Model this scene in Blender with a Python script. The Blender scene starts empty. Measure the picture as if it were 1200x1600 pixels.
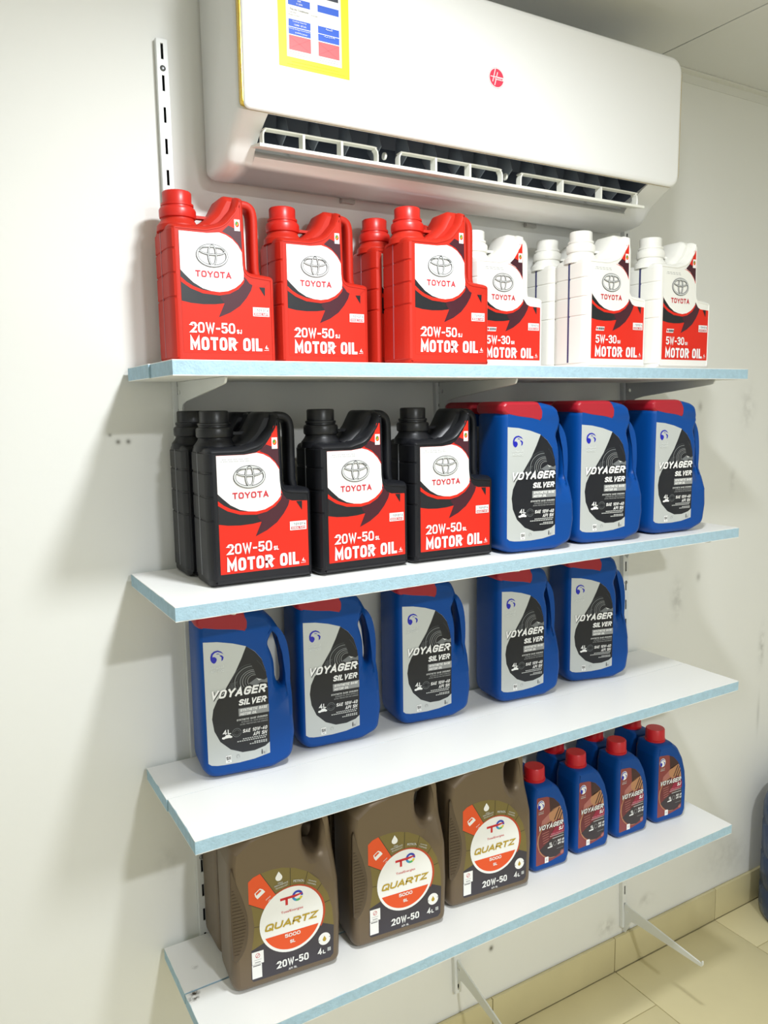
import bpy, bmesh, math, random
from mathutils import Vector, Matrix
from mathutils.geometry import tessellate_polygon
random.seed(7)
scene = bpy.context.scene
COL = scene.collection

# ------------------------------------------------------------ camera
YAW, PITCH, ROLL = math.radians(30.2734), math.radians(-7.7283), math.radians(-0.8326)
CAM = Vector((-0.39196, -1.39032, 1.0))
fw = Vector((math.sin(YAW)*math.cos(PITCH), math.cos(YAW)*math.cos(PITCH), math.sin(PITCH)))
r0 = Vector((math.cos(YAW), -math.sin(YAW), 0)); u0 = r0.cross(fw)
rt = r0*math.cos(ROLL) + u0*math.sin(ROLL); up = u0*math.cos(ROLL) - r0*math.sin(ROLL)
cd = bpy.data.cameras.new('camera'); cam = bpy.data.objects.new('camera', cd); COL.objects.link(cam)
cd.sensor_fit = 'VERTICAL'; cd.sensor_height = 36.0; cd.lens = 1224.09*36.0/1600.0
cd.clip_start = 0.02
M = Matrix((rt, up, -fw)).transposed().to_4x4(); M.translation = CAM
cam.matrix_world = M
scene.camera = cam

# ------------------------------------------------------------ world, lamps, exposure
w = bpy.data.worlds.new('world'); scene.world = w; w.use_nodes = True
w.node_tree.nodes['Background'].inputs[0].default_value = (0.9, 0.95, 1.0, 1)
w.node_tree.nodes['Background'].inputs[1].default_value = 0.0
def lamp(name, loc, size, watts, col):
    l = bpy.data.lights.new(name, 'AREA'); l.shape = 'DISK'; l.size = size; l.energy = watts; l.color = col
    o = bpy.data.objects.new(name, l); COL.objects.link(o); o.location = loc
    return o
lamp('ceiling_lamp_near', (0.245, -0.85, 1.785), 0.15, 14.0, (0.93, 0.965, 1.0))
lamp('ceiling_lamp_far', (0.31, -2.56, 1.785), 0.17, 33.0, (0.93, 0.965, 1.0))
scene.view_settings.view_transform = 'Standard'
scene.view_settings.look = 'None'
scene.view_settings.gamma = 1.0
scene.view_settings.use_curve_mapping = False
scene.view_settings.exposure = 0.5

# ------------------------------------------------------------ materials
MATS = {}
def lin(c):
    return tuple((x/255/12.92 if x/255 <= 0.04045 else ((x/255+0.055)/1.055)**2.4) for x in c)
def mat(name, rgb, rough=0.5, metal=0.0, spec=0.5, bump=0.0, bscale=200.0, var=0.0, vscale=8.0, coat=0.0):
    if name in MATS: return MATS[name]
    m = bpy.data.materials.new(name); m.use_nodes = True; nt = m.node_tree; N = nt.nodes; L = nt.links
    b = N['Principled BSDF']; c = lin(rgb)
    b.inputs['Base Color'].default_value = (*c, 1); b.inputs['Roughness'].default_value = rough
    b.inputs['Metallic'].default_value = metal; b.inputs['Specular IOR Level'].default_value = spec
    if coat: b.inputs['Coat Weight'].default_value = coat; b.inputs['Coat Roughness'].default_value = 0.15
    if var or bump:
        tc = N.new('ShaderNodeTexCoord')
    if var:
        n = N.new('ShaderNodeTexNoise'); n.inputs['Scale'].default_value = vscale; n.inputs['Detail'].default_value = 5
        L.new(tc.outputs['Object'], n.inputs['Vector'])
        r = N.new('ShaderNodeValToRGB'); r.color_ramp.elements[0].position = 0.3; r.color_ramp.elements[1].position = 0.7
        r.color_ramp.elements[0].color = (*[x*(1-var) for x in c], 1); r.color_ramp.elements[1].color = (*[min(1, x*(1+var*0.4)) for x in c], 1)
        L.new(n.outputs['Fac'], r.inputs['Fac']); L.new(r.outputs['Color'], b.inputs['Base Color'])
    if bump:
        n2 = N.new('ShaderNodeTexNoise'); n2.inputs['Scale'].default_value = bscale; n2.inputs['Detail'].default_value = 3
        L.new(tc.outputs['Object'], n2.inputs['Vector'])
        bp = N.new('ShaderNodeBump'); bp.inputs['Strength'].default_value = bump; bp.inputs['Distance'].default_value = 0.002
        L.new(n2.outputs['Fac'], bp.inputs['Height']); L.new(bp.outputs['Normal'], b.inputs['Normal'])
    MATS[name] = m; return m

def wall_material():
    m = mat('wall_paint', (234, 234, 229), 0.6, bump=0.12, bscale=60, var=0.02, vscale=2.5)
    nt = m.node_tree; N = nt.nodes; L = nt.links; b = N['Principled BSDF']
    src = b.inputs['Base Color'].links[0].from_socket
    tc = [n for n in N if n.type == 'TEX_COORD'][0]
    # scuffs and stains: (x, z, rx, rz, strength)
    blobs = [(1.335, 0.47, 0.022, 0.045, 0.30), (1.60, 0.98, 0.03, 0.05, 0.22), (1.72, 0.27, 0.012, 0.05, 0.4),
             (1.72, 0.90, 0.02, 0.02, 0.2), (1.60, -0.36, 0.10, 0.06, 0.12), (1.42, 0.52, 0.008, 0.01, 0.45),
             (1.72, 0.06, 0.006, 0.05, 0.25), (1.25, -0.38, 0.03, 0.015, 0.25), (1.10, -0.41, 0.025, 0.02, 0.5),
             (-0.32, 1.52, 0.05, 0.06, 0.10), (0.02, 0.22, 0.02, 0.04, 0.15), (-0.06, 0.155, 0.018, 0.03, 0.18),
             (-0.105, 0.945, 0.004, 0.004, 0.8), (-0.088, 0.945, 0.004, 0.004, 0.8), (-0.118, 0.957, 0.003, 0.003, 0.6),
             (0.705, -0.318, 0.006, 0.007, 0.95), (1.40, 0.985, 0.008, 0.012, 0.4), (1.55, 0.78, 0.012, 0.03, 0.2)]
    nz = N.new('ShaderNodeTexNoise'); nz.inputs['Scale'].default_value = 38; nz.inputs['Detail'].default_value = 8
    L.new(tc.outputs['Object'], nz.inputs['Vector'])
    nr = N.new('ShaderNodeMapRange'); nr.inputs[1].default_value = 0.35; nr.inputs[2].default_value = 0.62
    L.new(nz.outputs['Fac'], nr.inputs[0])
    sep = N.new('ShaderNodeSeparateXYZ'); L.new(tc.outputs['Object'], sep.inputs[0])
    tot = None
    def math_(op, a, b2):
        n = N.new('ShaderNodeMath'); n.operation = op
        for i, v in enumerate((a, b2)):
            if v is None: continue
            if isinstance(v, (int, float)): n.inputs[i].default_value = v
            else: L.new(v, n.inputs[i])
        return n.outputs[0]
    for (x, z, rx, rz, s) in blobs:
        dx = math_('DIVIDE', math_('SUBTRACT', sep.outputs[0], x), rx)
        dz = math_('DIVIDE', math_('SUBTRACT', sep.outputs[2], z), rz)
        d = math_('ADD', math_('MULTIPLY', dx, dx), math_('MULTIPLY', dz, dz))
        g = math_('MULTIPLY', math_('POWER', 2.718, math_('MULTIPLY', d, -1.0)), s)
        if rx > 0.009: g = math_('MULTIPLY', g, nr.outputs[0])
        tot = g if tot is None else math_('ADD', tot, g)
    mx = N.new('ShaderNodeMix'); mx.data_type = 'RGBA'; mx.inputs[7].default_value = (*lin((96, 92, 80)), 1)
    cl = math_('MINIMUM', tot, 0.95)
    L.new(cl, mx.inputs[0]); L.new(src, mx.inputs[6]); L.new(mx.outputs[2], b.inputs['Base Color'])
    return m

def can_material(name, rgb, rough):
    """moulded plastic with a fine grain"""
    m = mat(name, rgb, rough, spec=0.3)
    nt = m.node_tree; N = nt.nodes; L = nt.links; b = N['Principled BSDF']
    tc = N.new('ShaderNodeTexCoord'); sep = N.new('ShaderNodeSeparateXYZ'); L.new(tc.outputs['Object'], sep.inputs[0])
    def mth(op, a, c=None, d=None):
        n = N.new('ShaderNodeMath'); n.operation = op
        for i, v in enumerate((a, c, d)):
            if v is None: continue
            if isinstance(v, (int, float)): n.inputs[i].default_value = v
            else: L.new(v, n.inputs[i])
        return n.outputs[0]
    bp = N.new('ShaderNodeBump'); bp.inputs['Strength'].default_value = 0.05; bp.inputs['Distance'].default_value = 0.0012
    nz = N.new('ShaderNodeTexNoise'); nz.inputs['Scale'].default_value = 420; L.new(tc.outputs['Object'], nz.inputs['Vector'])
    L.new(nz.outputs['Fac'], bp.inputs['Height']); L.new(bp.outputs['Normal'], b.inputs['Normal'])
    return m

# ------------------------------------------------------------ mesh helpers
def tag(o, label=None, cat=None, group=None, kind=None):
    if label: o['label'] = label
    if cat: o['category'] = cat
    if group: o['group'] = group
    if kind: o['kind'] = kind
    return o
def finish(bm, name, mats, angle=35):
    me = bpy.data.meshes.new(name)
    bm.normal_update(); bm.to_mesh(me); bm.free()
    for m in (mats if isinstance(mats, (list, tuple)) else [mats]): me.materials.append(m)
    for p in me.polygons: p.use_smooth = True
    me.set_sharp_from_angle(angle=math.radians(angle))
    return me
def link(name, me, parent=None, loc=(0, 0, 0)):
    o = bpy.data.objects.new(name, me); COL.objects.link(o); o.location = loc
    if parent: o.parent = parent
    return o
def box(bm, x0, x1, y0, y1, z0, z1, mi=0):
    v = [bm.verts.new(p) for p in ((x0,y0,z0),(x1,y0,z0),(x1,y1,z0),(x0,y1,z0),(x0,y0,z1),(x1,y0,z1),(x1,y1,z1),(x0,y1,z1))]
    for f in ((3,2,1,0),(4,5,6,7),(0,1,5,4),(1,2,6,5),(2,3,7,6),(3,0,4,7)):
        bm.faces.new([v[i] for i in f]).material_index = mi
def box_mesh(name, dims, m, bevel=0.0):
    bm = bmesh.new(); box(bm, *dims)
    if bevel: bmesh.ops.bevel(bm, geom=list(bm.edges), offset=bevel, segments=2, affect='EDGES', profile=0.6)
    return finish(bm, name, m)
def rounded(pts, n=5):
    """[(x, z, r)] -> polyline with arc corners"""
    out = []; k = len(pts)
    for i, p in enumerate(pts):
        r = p[2] if len(p) > 2 else 0
        c = Vector(p[:2])
        if r <= 0: out.append((c.x, c.y)); continue
        a = Vector(pts[i-1][:2]) - c; b = Vector(pts[(i+1) % k][:2]) - c
        la, lb = a.length, b.length; a.normalize(); b.normalize()
        ang = a.angle(b); t = min(r/math.tan(ang/2), la*0.49, lb*0.49)
        p0 = c + a*t; p1 = c + b*t
        for j in range(n+1):
            s = j/n
            q = p0*(1-s)**2 + c*2*s*(1-s) + p1*s*s
            out.append((q.x, q.y))
    return out
def catmull(pts, n=6, closed=False):
    out = []; k = len(pts)
    rng = range(k if closed else k-1)
    for i in rng:
        if closed: p = [Vector(pts[(i+j-1) % k]) for j in range(4)]
        else: p = [Vector(pts[min(max(i+j-1, 0), k-1)]) for j in range(4)]
        for j in range(n):
            t = j/n
            q = 0.5*((2*p[1]) + (p[2]-p[0])*t + (2*p[0]-5*p[1]+4*p[2]-p[3])*t*t + (3*p[1]-p[0]-3*p[2]+p[3])*t**3)
            out.append(tuple(q))
    if not closed: out.append(tuple(pts[-1]))
    return out
def area2(p): return sum(p[i-1][0]*p[i][1]-p[i][0]*p[i-1][1] for i in range(len(p)))
def offset(poly, d):
    k = len(poly); out = []
    for i in range(k):
        p, c, q = Vector(poly[i-1]), Vector(poly[i]), Vector(poly[(i+1) % k])
        a = (c-p); b = (q-c)
        if a.length < 1e-9: a = b
        if b.length < 1e-9: b = a
        a = a.normalized(); b = b.normalized()
        n1 = Vector((-a.y, a.x)); n2 = Vector((-b.y, b.x)); n = n1+n2
        if n.length < 1e-6: n = n1
        n.normalize(); s = 1/max(0.5, n.dot(n1))
        o = c + n*d*s; out.append((o.x, o.y))
    return out
def slab(bm, outer, prof, holes=(), mi=0, axes='xyz', off=(0, 0, 0)):
    """outline in two axes, extruded along the third through (depth, inset) rings"""
    if area2(outer) < 0: outer = outer[::-1]
    loops = [outer] + [h if area2(h) < 0 else h[::-1] for h in holes]
    def P(u, d, v):
        if axes == 'xyz': q = (u, d, v)         # outline x,z ; depth y
        elif axes == 'yxz': q = (d, u, v)       # outline y,z ; depth x
        else: q = (u, v, d)                     # outline x,y ; depth z
        return (q[0]+off[0], q[1]+off[1], q[2]+off[2])
    flip = axes == 'xzy'
    rings = []
    for (d, ins) in prof:
        rings.append([[bm.verts.new(P(p[0], d, p[1])) for p in offset(l, ins)] for l in loops])
    def face(vs):
        if axes != 'xyz': vs = vs[::-1]
        try: bm.faces.new(vs).material_index = mi
        except ValueError: pass
    for a, b in zip(rings[:-1], rings[1:]):
        for la, lb in zip(a, b):
            k = len(la)
            for i in range(k):
                j = (i+1) % k
                face([la[i], lb[i], lb[j], la[j]][::-1])
    for ring, rev in ((rings[0], False), (rings[-1], True)):
        ins = prof[0][1] if not rev else prof[-1][1]
        flat = [v for l in ring for v in l]
        tris = tessellate_polygon([[Vector((p[0], p[1], 0)) for p in offset(l, ins)] for l in loops])
        for t in tris:
            pts = [(offset_cache(loops, ins)[i]) for i in t]
            s = area2(pts)
            tt = list(t) if s > 0 else list(t)[::-1]
            if rev: tt = tt[::-1]
            face([flat[i] for i in tt])
def offset_cache(loops, ins, _c={}):
    key = (id(loops), ins)
    if key not in _c or _c[key][0] is not loops:
        _c[key] = (loops, [p for l in loops for p in offset(l, ins)])
    return _c[key][1]
def taper(bm, mid, x0, x1, z0, z1, k, zt=None):
    """thin the grip side of a jug: cut the flat faces where the thinning starts, then squeeze towards mid depth"""
    for co, no in (((x0, 0, 0), (1, 0, 0)), (((x0+x1)/2, 0, 0), (1, 0, 0)), ((x1, 0, 0), (1, 0, 0)), ((0, 0, z0), (0, 0, 1)), ((0, 0, (z0+z1)/2), (0, 0, 1)), ((0, 0, z1), (0, 0, 1))):
        bmesh.ops.bisect_plane(bm, geom=list(bm.verts)+list(bm.edges)+list(bm.faces), plane_co=co, plane_no=no, dist=1e-6)
    sm = lambda a, b, v: (lambda t: t*t*(3-2*t))(min(1, max(0, (v-a)/(b-a))))
    for v in bm.verts:
        f = sm(x0, x1, v.co.x)*sm(z0, z1, v.co.z)
        v.co.y = mid+(v.co.y-mid)*(1-f*(1-k))
def lathe(bm, prof, n=32, c=(0, 0, 0), rib=0.0, mi=0):
    rings = []
    for (r, z) in prof:
        rings.append([bm.verts.new((c[0]+(r+(rib if (i % 2 and r > 0.015) else 0))*math.cos(2*math.pi*i/n), c[1]+(r+(rib if (i % 2 and r > 0.015) else 0))*math.sin(2*math.pi*i/n), c[2]+z)) for i in range(n)])
    for a, b in zip(rings[:-1], rings[1:]):
        for i in range(n):
            j = (i+1) % n
            bm.faces.new([a[i], a[j], b[j], b[i]]).material_index = mi
    bm.faces.new(rings[0][::-1]).material_index = mi; bm.faces.new(rings[-1]).material_index = mi
def sweep(bm, path, ht, hd, y, n=12, mi=0):
    """rounded bar along an x,z path at depth y (half thickness ht in plane, half depth hd)"""
    rings = []
    for i, p in enumerate(path):
        a = Vector(path[max(i-1, 0)][:2]); b = Vector(path[min(i+1, len(path)-1)][:2]); t = (b-a).normalized(); nn = Vector((-t.y, t.x))
        r = []
        for k in range(n):
            th = 2*math.pi*k/n; cs, sn = math.cos(th), math.sin(th)
            cx = math.copysign(abs(cs)**0.6, cs)*ht; cy = math.copysign(abs(sn)**0.6, sn)*hd
            r.append(bm.verts.new((p[0]+nn.x*cx, y+cy, p[1]+nn.y*cx)))
        rings.append(r)
    for a, b in zip(rings[:-1], rings[1:]):
        for i in range(n):
            j = (i+1) % n; bm.faces.new([a[i], b[i], b[j], a[j]]).material_index = mi
    bm.faces.new(rings[0]).material_index = mi; bm.faces.new(rings[-1][::-1]).material_index = mi

# ------------------------------------------------------------ flat print: polygons and lettering on a plane
_tc = {}
def glyphs(s, bold=0.0):
    key = (s, bold)
    if key in _tc: return _tc[key]
    cu = bpy.data.curves.new('text', 'FONT'); cu.body = s; cu.size = 1.0; cu.offset = bold; cu.resolution_u = 3
    o = bpy.data.objects.new('text', cu); COL.objects.link(o)
    bpy.context.view_layer.update()
    dg = bpy.context.evaluated_depsgraph_get()
    me = bpy.data.meshes.new_from_object(o.evaluated_get(dg))
    v = [(p.co.x, p.co.y) for p in me.vertices]; f = [tuple(p.vertices) for p in me.polygons]
    bpy.data.objects.remove(o); bpy.data.curves.remove(cu); bpy.data.meshes.remove(me)
    if not v: v = [(0, 0), (1, 0), (1, 1)]; f = []
    x0 = min(a for a, b in v); x1 = max(a for a, b in v); z0 = min(b for a, b in v); z1 = max(b for a, b in v)
    v = [((a-x0)/(x1-x0), (b-z0)/(z1-z0)) for a, b in v]
    _tc[key] = (v, f); return _tc[key]
LAYER = 0.00012
def R_(pts, closed=False):   # rounded polyline on the unit cell
    return ('c' if closed else 'o', pts)
_O = R_([(0, .28, .4), (0, 0, .4), (.5, 0), (1, 0, .4), (1, .28), (1, 1, .4), (.5, 1), (0, 1, .4)], True)
FONT = {
 'A': (1.05, [R_([(0, 0), (.5, 1), (1, 0)]), R_([(.2, .28), (.8, .28)])]), 'B': (.95, [R_([(0, 0), (0, 1), (.9, 1, .3), (.9, .53, .3), (0, .53)]), R_([(0, .53), (1, .53, .3), (1, 0, .3), (0, 0)])]),
 'C': (.95, [R_([(1, .72), (1, 1, .4), (.5, 1), (0, 1, .4), (0, 0, .4), (.5, 0), (1, 0, .4), (1, .28)])]), 'D': (.98, [R_([(0, 0), (0, 1), (1, 1, .45), (1, 0, .45), (0, 0)])]),
 'E': (.82, [R_([(1, 1), (0, 1), (0, 0), (1, 0)]), R_([(0, .52), (.9, .52)])]), 'F': (.8, [R_([(1, 1), (0, 1), (0, 0)]), R_([(0, .5), (.9, .5)])]),
 'G': (1.0, [R_([(1, .74), (1, 1, .4), (.5, 1), (0, 1, .4), (0, 0, .4), (.5, 0), (1, 0, .4), (1, .48), (.55, .48)])]), 'H': (1.0, [R_([(0, 0), (0, 1)]), R_([(1, 0), (1, 1)]), R_([(0, .52), (1, .52)])]),
 'I': (.0, [R_([(.5, 0), (.5, 1)])]), 'J': (.72, [R_([(0, .28), (0, 0, .35), (.5, 0), (1, 0, .35), (1, 1)])]), 'K': (1.0, [R_([(0, 0), (0, 1)]), R_([(1, 1), (.05, .42)]), R_([(.35, .58), (1, 0)])]),
 'L': (.78, [R_([(0, 1), (0, 0), (1, 0)])]), 'M': (1.35, [R_([(0, 0), (0, 1), (.5, .25), (1, 1), (1, 0)])]), 'N': (1.05, [R_([(0, 0), (0, 1), (1, 0), (1, 1)])]), 'O': (1.0, [_O]), '0': (.95, [_O]),
 'P': (.95, [R_([(0, 0), (0, 1), (1, 1, .35), (1, .42, .35), (0, .42)])]), 'Q': (1.05, [_O, R_([(.62, .28), (1.05, -.05)])]), 'R': (1.0, [R_([(0, 0), (0, 1), (1, 1, .35), (1, .45, .35), (0, .45)]), R_([(.5, .45), (1, 0)])]),
 'S': (.95, [R_([(1, .74), (1, 1, .35), (.5, 1), (0, 1, .35), (0, .52, .3), (1, .50, .3), (1, 0, .35), (.5, 0), (0, 0, .35), (0, .26)])]), 'T': (.95, [R_([(0, 1), (1, 1)]), R_([(.5, 1), (.5, 0)])]),
 'U': (1.0, [R_([(0, 1), (0, 0, .4), (.5, 0), (1, 0, .4), (1, 1)])]), 'V': (1.05, [R_([(0, 1), (.5, 0), (1, 1)])]), 'W': (1.45, [R_([(0, 1), (.25, 0), (.5, .9), (.75, 0), (1, 1)])]), 'X': (1.0, [R_([(0, 0), (1, 1)]), R_([(0, 1), (1, 0)])]),
 'Y': (1.05, [R_([(0, 1), (.5, .45), (1, 1)]), R_([(.5, .45), (.5, 0)])]), 'Z': (.95, [R_([(0, 1), (1, 1), (0, 0), (1, 0)])]),
 '1': (.5, [R_([(0, .72), (.8, 1), (.8, 0)])]), '2': (.92, [R_([(0, .72), (0, 1, .4), (.5, 1), (1, 1, .4), (1, .55, .3), (0, 0), (1, 0)])]), '3': (.92, [R_([(0, .78), (0, 1, .35), (.5, 1), (1, 1, .35), (1, .54, .3), (.4, .54)]), R_([(.4, .54), (1, .54, .3), (1, 0, .35), (.5, 0), (0, 0, .35), (0, .22)])]),
 '4': (1.0, [R_([(.75, 0), (.75, 1), (0, .26), (1.05, .26)])]), '5': (.92, [R_([(.95, 1), (.1, 1), (.05, .56), (1, .62, .35), (1, 0, .4), (.5, 0), (0, 0, .35), (0, .22)])]), '-': (.5, [R_([(0, .42), (1, .42)])]), ' ': (.35, []), '/': (.6, [R_([(0, 0), (1, 1)])]), '.': (.05, [R_([(.5, 0), (.5, .04)])])}
def open_round(pts):
    out = []; k = len(pts)
    for i, p in enumerate(pts):
        r = p[2] if len(p) > 2 and 0 < i < k-1 else 0
        c = Vector(p[:2])
        if not r: out.append((c.x, c.y)); continue
        a = Vector(pts[i-1][:2])-c; b = Vector(pts[i+1][:2])-c; ta = min(r, a.length*.5 if len(pts[i-1]) > 2 else a.length); tb = min(r, b.length*.5 if len(pts[i+1]) > 2 else b.length)
        p0 = c+a.normalized()*ta; p1 = c+b.normalized()*tb
        for j in range(5):
            q = j/4; v = p0*(1-q)**2+c*2*q*(1-q)+p1*q*q; out.append((v.x, v.y))
    return out
class Sheet:
    def __init__(s): s.v = []; s.f = []; s.m = []; s.mats = []; s.n = 0
    def mi(s, m):
        if m not in s.mats: s.mats.append(m)
        return s.mats.index(m)
    def poly(s, pts, m, lay=None):
        lay = s.layer(lay); b = len(s.v)
        s.v += [(p[0], -lay*LAYER, p[1]) for p in pts]
        for t in tessellate_polygon([[Vector((p[0], p[1], 0)) for p in pts]]):
            q = [pts[i] for i in t]
            t = list(t) if area2(q) > 0 else list(t)[::-1]
            s.f.append([b+i for i in t]); s.m.append(s.mi(m))
    def layer(s, lay):
        if lay is None: s.n += 1; lay = s.n
        return lay
    def rect(s, x0, z0, x1, z1, m, lay=None): s.poly([(x0, z0), (x1, z0), (x1, z1), (x0, z1)], m, lay)
    def ell(s, cx, cz, rx, rz, m, lay=None, n=40, a0=0, a1=360):
        pts = [(cx+rx*math.cos(math.radians(a0+(a1-a0)*i/n)), cz+rz*math.sin(math.radians(a0+(a1-a0)*i/n))) for i in range(n if a1-a0 == 360 else n+1)]
        s.poly(pts, m, lay)
    def ring(s, cx, cz, rx, rz, wd, m, lay=None, n=40, a0=0, a1=360, dash=False):
        lay = s.layer(lay); b = len(s.v); k = n+1
        for i in range(k):
            a = math.radians(a0+(a1-a0)*i/n)
            for d in (0, -wd): s.v.append((cx+(rx+d)*math.cos(a), -lay*LAYER, cz+(rz+d)*math.sin(a)))
        for i in range(n):
            if dash and i % 2: continue
            s.f.append([b+2*i, b+2*i+2, b+2*i+3, b+2*i+1]); s.m.append(s.mi(m))
    def stroke(s, pts, wd, m, lay=None):
        lay = s.layer(lay); b = len(s.v); k = len(pts)
        for i, p in enumerate(pts):
            a = Vector(pts[max(i-1, 0)]); c = Vector(pts[min(i+1, k-1)]); t = (c-a).normalized()
            ww = wd if not isinstance(wd, (list, tuple)) else wd[i]
            for sg in (1, -1): s.v.append((p[0]-t.y*sg*ww/2, -lay*LAYER, p[1]+t.x*sg*ww/2))
        for i in range(k-1):
            s.f.append([b+2*i+1, b+2*i+3, b+2*i+2, b+2*i]); s.m.append(s.mi(m))
    def text(s, body, x0, z0, x1, z1, m, bold=0.0, shear=0.0, rise=0.0, lay=None):
        lay = s.layer(lay); v, f = glyphs(body, bold); b = len(s.v); h = z1-z0; wd = (x1-x0)-shear*h
        s.v += [(x0+p[0]*wd+shear*h*p[1], -lay*LAYER, z0+p[1]*h+rise*p[0]) for p in v]
        for q in f:
            pts = [(s.v[b+i][0], s.v[b+i][2]) for i in q]
            s.f.append([b+i for i in (q if area2(pts) > 0 else q[::-1])]); s.m.append(s.mi(m))
    def block(s, body, x0, z0, x1, z1, m, wt=0.17, shear=0.0, gap=0.9, lay=None):
        """block lettering drawn as strokes, fitted to the box"""
        lay = s.n+1 if lay is None else lay; h = z1-z0; t = wt*h; W = (x1-x0)-shear*h; adv = []
        for ch in body: adv.append(FONT[ch][0])
        free = W-t*len(body)-gap*t*(len(body)-1); u = free/max(sum(adv), 1e-6); x = 0.0; mi = s.mi(m)
        for ch, a in zip(body, adv):
            w_ = a*u
            if ch == ' ': x += w_+t+gap*t; continue
            def P(p): zz = t/2+p[1]*(h-t); return (x0+x+t/2+(p[0]*w_ if a else 0)+shear*zz, z0+zz)
            for si, (kind, pts) in enumerate(FONT[ch][1]):
                yy = -(lay+0.7*si)*LAYER; cl = kind == 'c'
                if cl: q = [P(p) for p in open_round(list(pts)+list(pts[:3]))]; q = q[1:]; q = [c for k, c in enumerate(q) if not any((Vector(c)-Vector(e)).length < 1e-7 for e in q[:k])]
                else:
                    q = [P(p) for p in open_round(pts)]
                    for a_, b_ in ((0, 1), (-1, -2)):   # run the free ends out to the cap line
                        d = (Vector(q[a_])-Vector(q[b_])).normalized(); q[a_] = tuple(Vector(q[a_])+d*t*.5)
                k = len(q); b = len(s.v)
                for c in range(k):
                    p0 = Vector(q[c-1]) if (cl or c) else None; p2 = Vector(q[(c+1) % k]) if (cl or c < k-1) else None; pc = Vector(q[c])
                    d1 = (pc-p0).normalized() if p0 is not None else (p2-pc).normalized(); d2 = (p2-pc).normalized() if p2 is not None else d1
                    n1 = Vector((-d1.y, d1.x)); n2 = Vector((-d2.y, d2.x)); nn = n1+n2
                    nn = n1 if nn.length < .2 else nn.normalized(); nn = nn*(t/2/max(.38, nn.dot(n1)))
                    for v in (pc+nn, pc-nn): s.v.append((v.x, yy, v.y))
                for c in range(k if cl else k-1):
                    e = (c+1) % k; s.f.append([b+2*c+1, b+2*e+1, b+2*e, b+2*c]); s.m.append(mi)
            x += w_+t+gap*t
    def mesh(s, name):
        for i, f in enumerate(s.f):
            if area2([(s.v[j][0], s.v[j][2]) for j in f]) < 0: s.f[i] = list(f)[::-1]
        me = bpy.data.meshes.new(name); me.from_pydata(s.v, [], s.f)
        for m in s.mats: me.materials.append(m)
        for p, i in zip(me.polygons, s.m): p.material_index = i
        return me

# print colours
WHITE = mat('print_white', (245, 245, 243), 0.45); BLACK = mat('print_black', (24, 25, 30), 0.4)
RED = mat('print_red', (222, 44, 28), 0.5, spec=0.25); REDTXT = mat('print_crimson', (200, 32, 48), 0.45); MAROON = mat('print_maroon', (66, 20, 34), 0.4)
DGREY = mat('print_charcoal', (48, 44, 50), 0.4); GREY = mat('print_grey', (150, 152, 152), 0.45); LGREY = mat('print_pale_grey', (206, 208, 206), 0.45)
SILVER = mat('print_silver', (196, 200, 198), 0.38, metal=0.15); NAVY = mat('print_navy_black', (16, 19, 28), 0.35)
BLUEP = mat('print_royal_blue', (22, 28, 170), 0.4); GREEN = mat('print_green', (40, 150, 60), 0.5); YEL = mat('print_yellow', (240, 200, 40), 0.5)

def eagle(sh, x0, z0, x1, z1, disc=None):
    W, H = x1-x0, z1-z0
    P = lambda pts: [(x0+a*W, z0+b*H) for a, b in pts]
    if disc: sh.ell((x0+x1)/2, (z0+z1)/2, W*0.56, H*0.56, disc)
    n = sh.layer(None)
    sh.poly(P([(0, .32), (0, .56), (.08, .8), (.28, .96), (.55, 1), (.8, .88), (.97, .66), (.76, .8), (.55, .88), (.34, .84), (.19, .7), (.14, .52)]), BLUEP, n)
    sh.poly(P([(.0, .4), (.14, .52), (.3, .52), (.44, .4), (.46, .24), (.36, .06), (.24, .0), (.1, .1), (.02, .24)]), BLUEP, n)
    sh.poly(P([(.42, .7), (.5, .76), (.62, .74), (.7, .66), (.58, .7)]), BLUEP, n)
    sh.poly(P([(.66, .58), (.82, .42), (.8, .12), (.92, .22), (.97, .42), (.86, .56), (.76, .6)]), BLUEP, n)

# ------------------------------------------------------------ the room
XL_, XR_, YF, ZF, ZC = -1.15, 2.75, -3.5, -0.545, 1.80
wallm = wall_material()
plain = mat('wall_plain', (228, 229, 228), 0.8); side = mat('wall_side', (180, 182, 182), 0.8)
tag(link('wall_back', box_mesh('wall_back', (XL_, XR_, 0, 0.1, ZF-0.05, ZC+0.15), wallm)), kind='structure')
tag(link('wall_left', box_mesh('wall_left', (XL_-0.1, XL_, YF, 0, ZF-0.05, ZC+0.15), side)), kind='structure')
tag(link('wall_right', box_mesh('wall_right', (XR_, XR_+0.1, YF, 0, ZF-0.05, ZC+0.15), plain)), kind='structure')
tag(link('wall_front', box_mesh('wall_front', (XL_, XR_, YF-0.1, YF, ZF-0.05, ZC+0.15), plain)), kind='structure')
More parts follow.
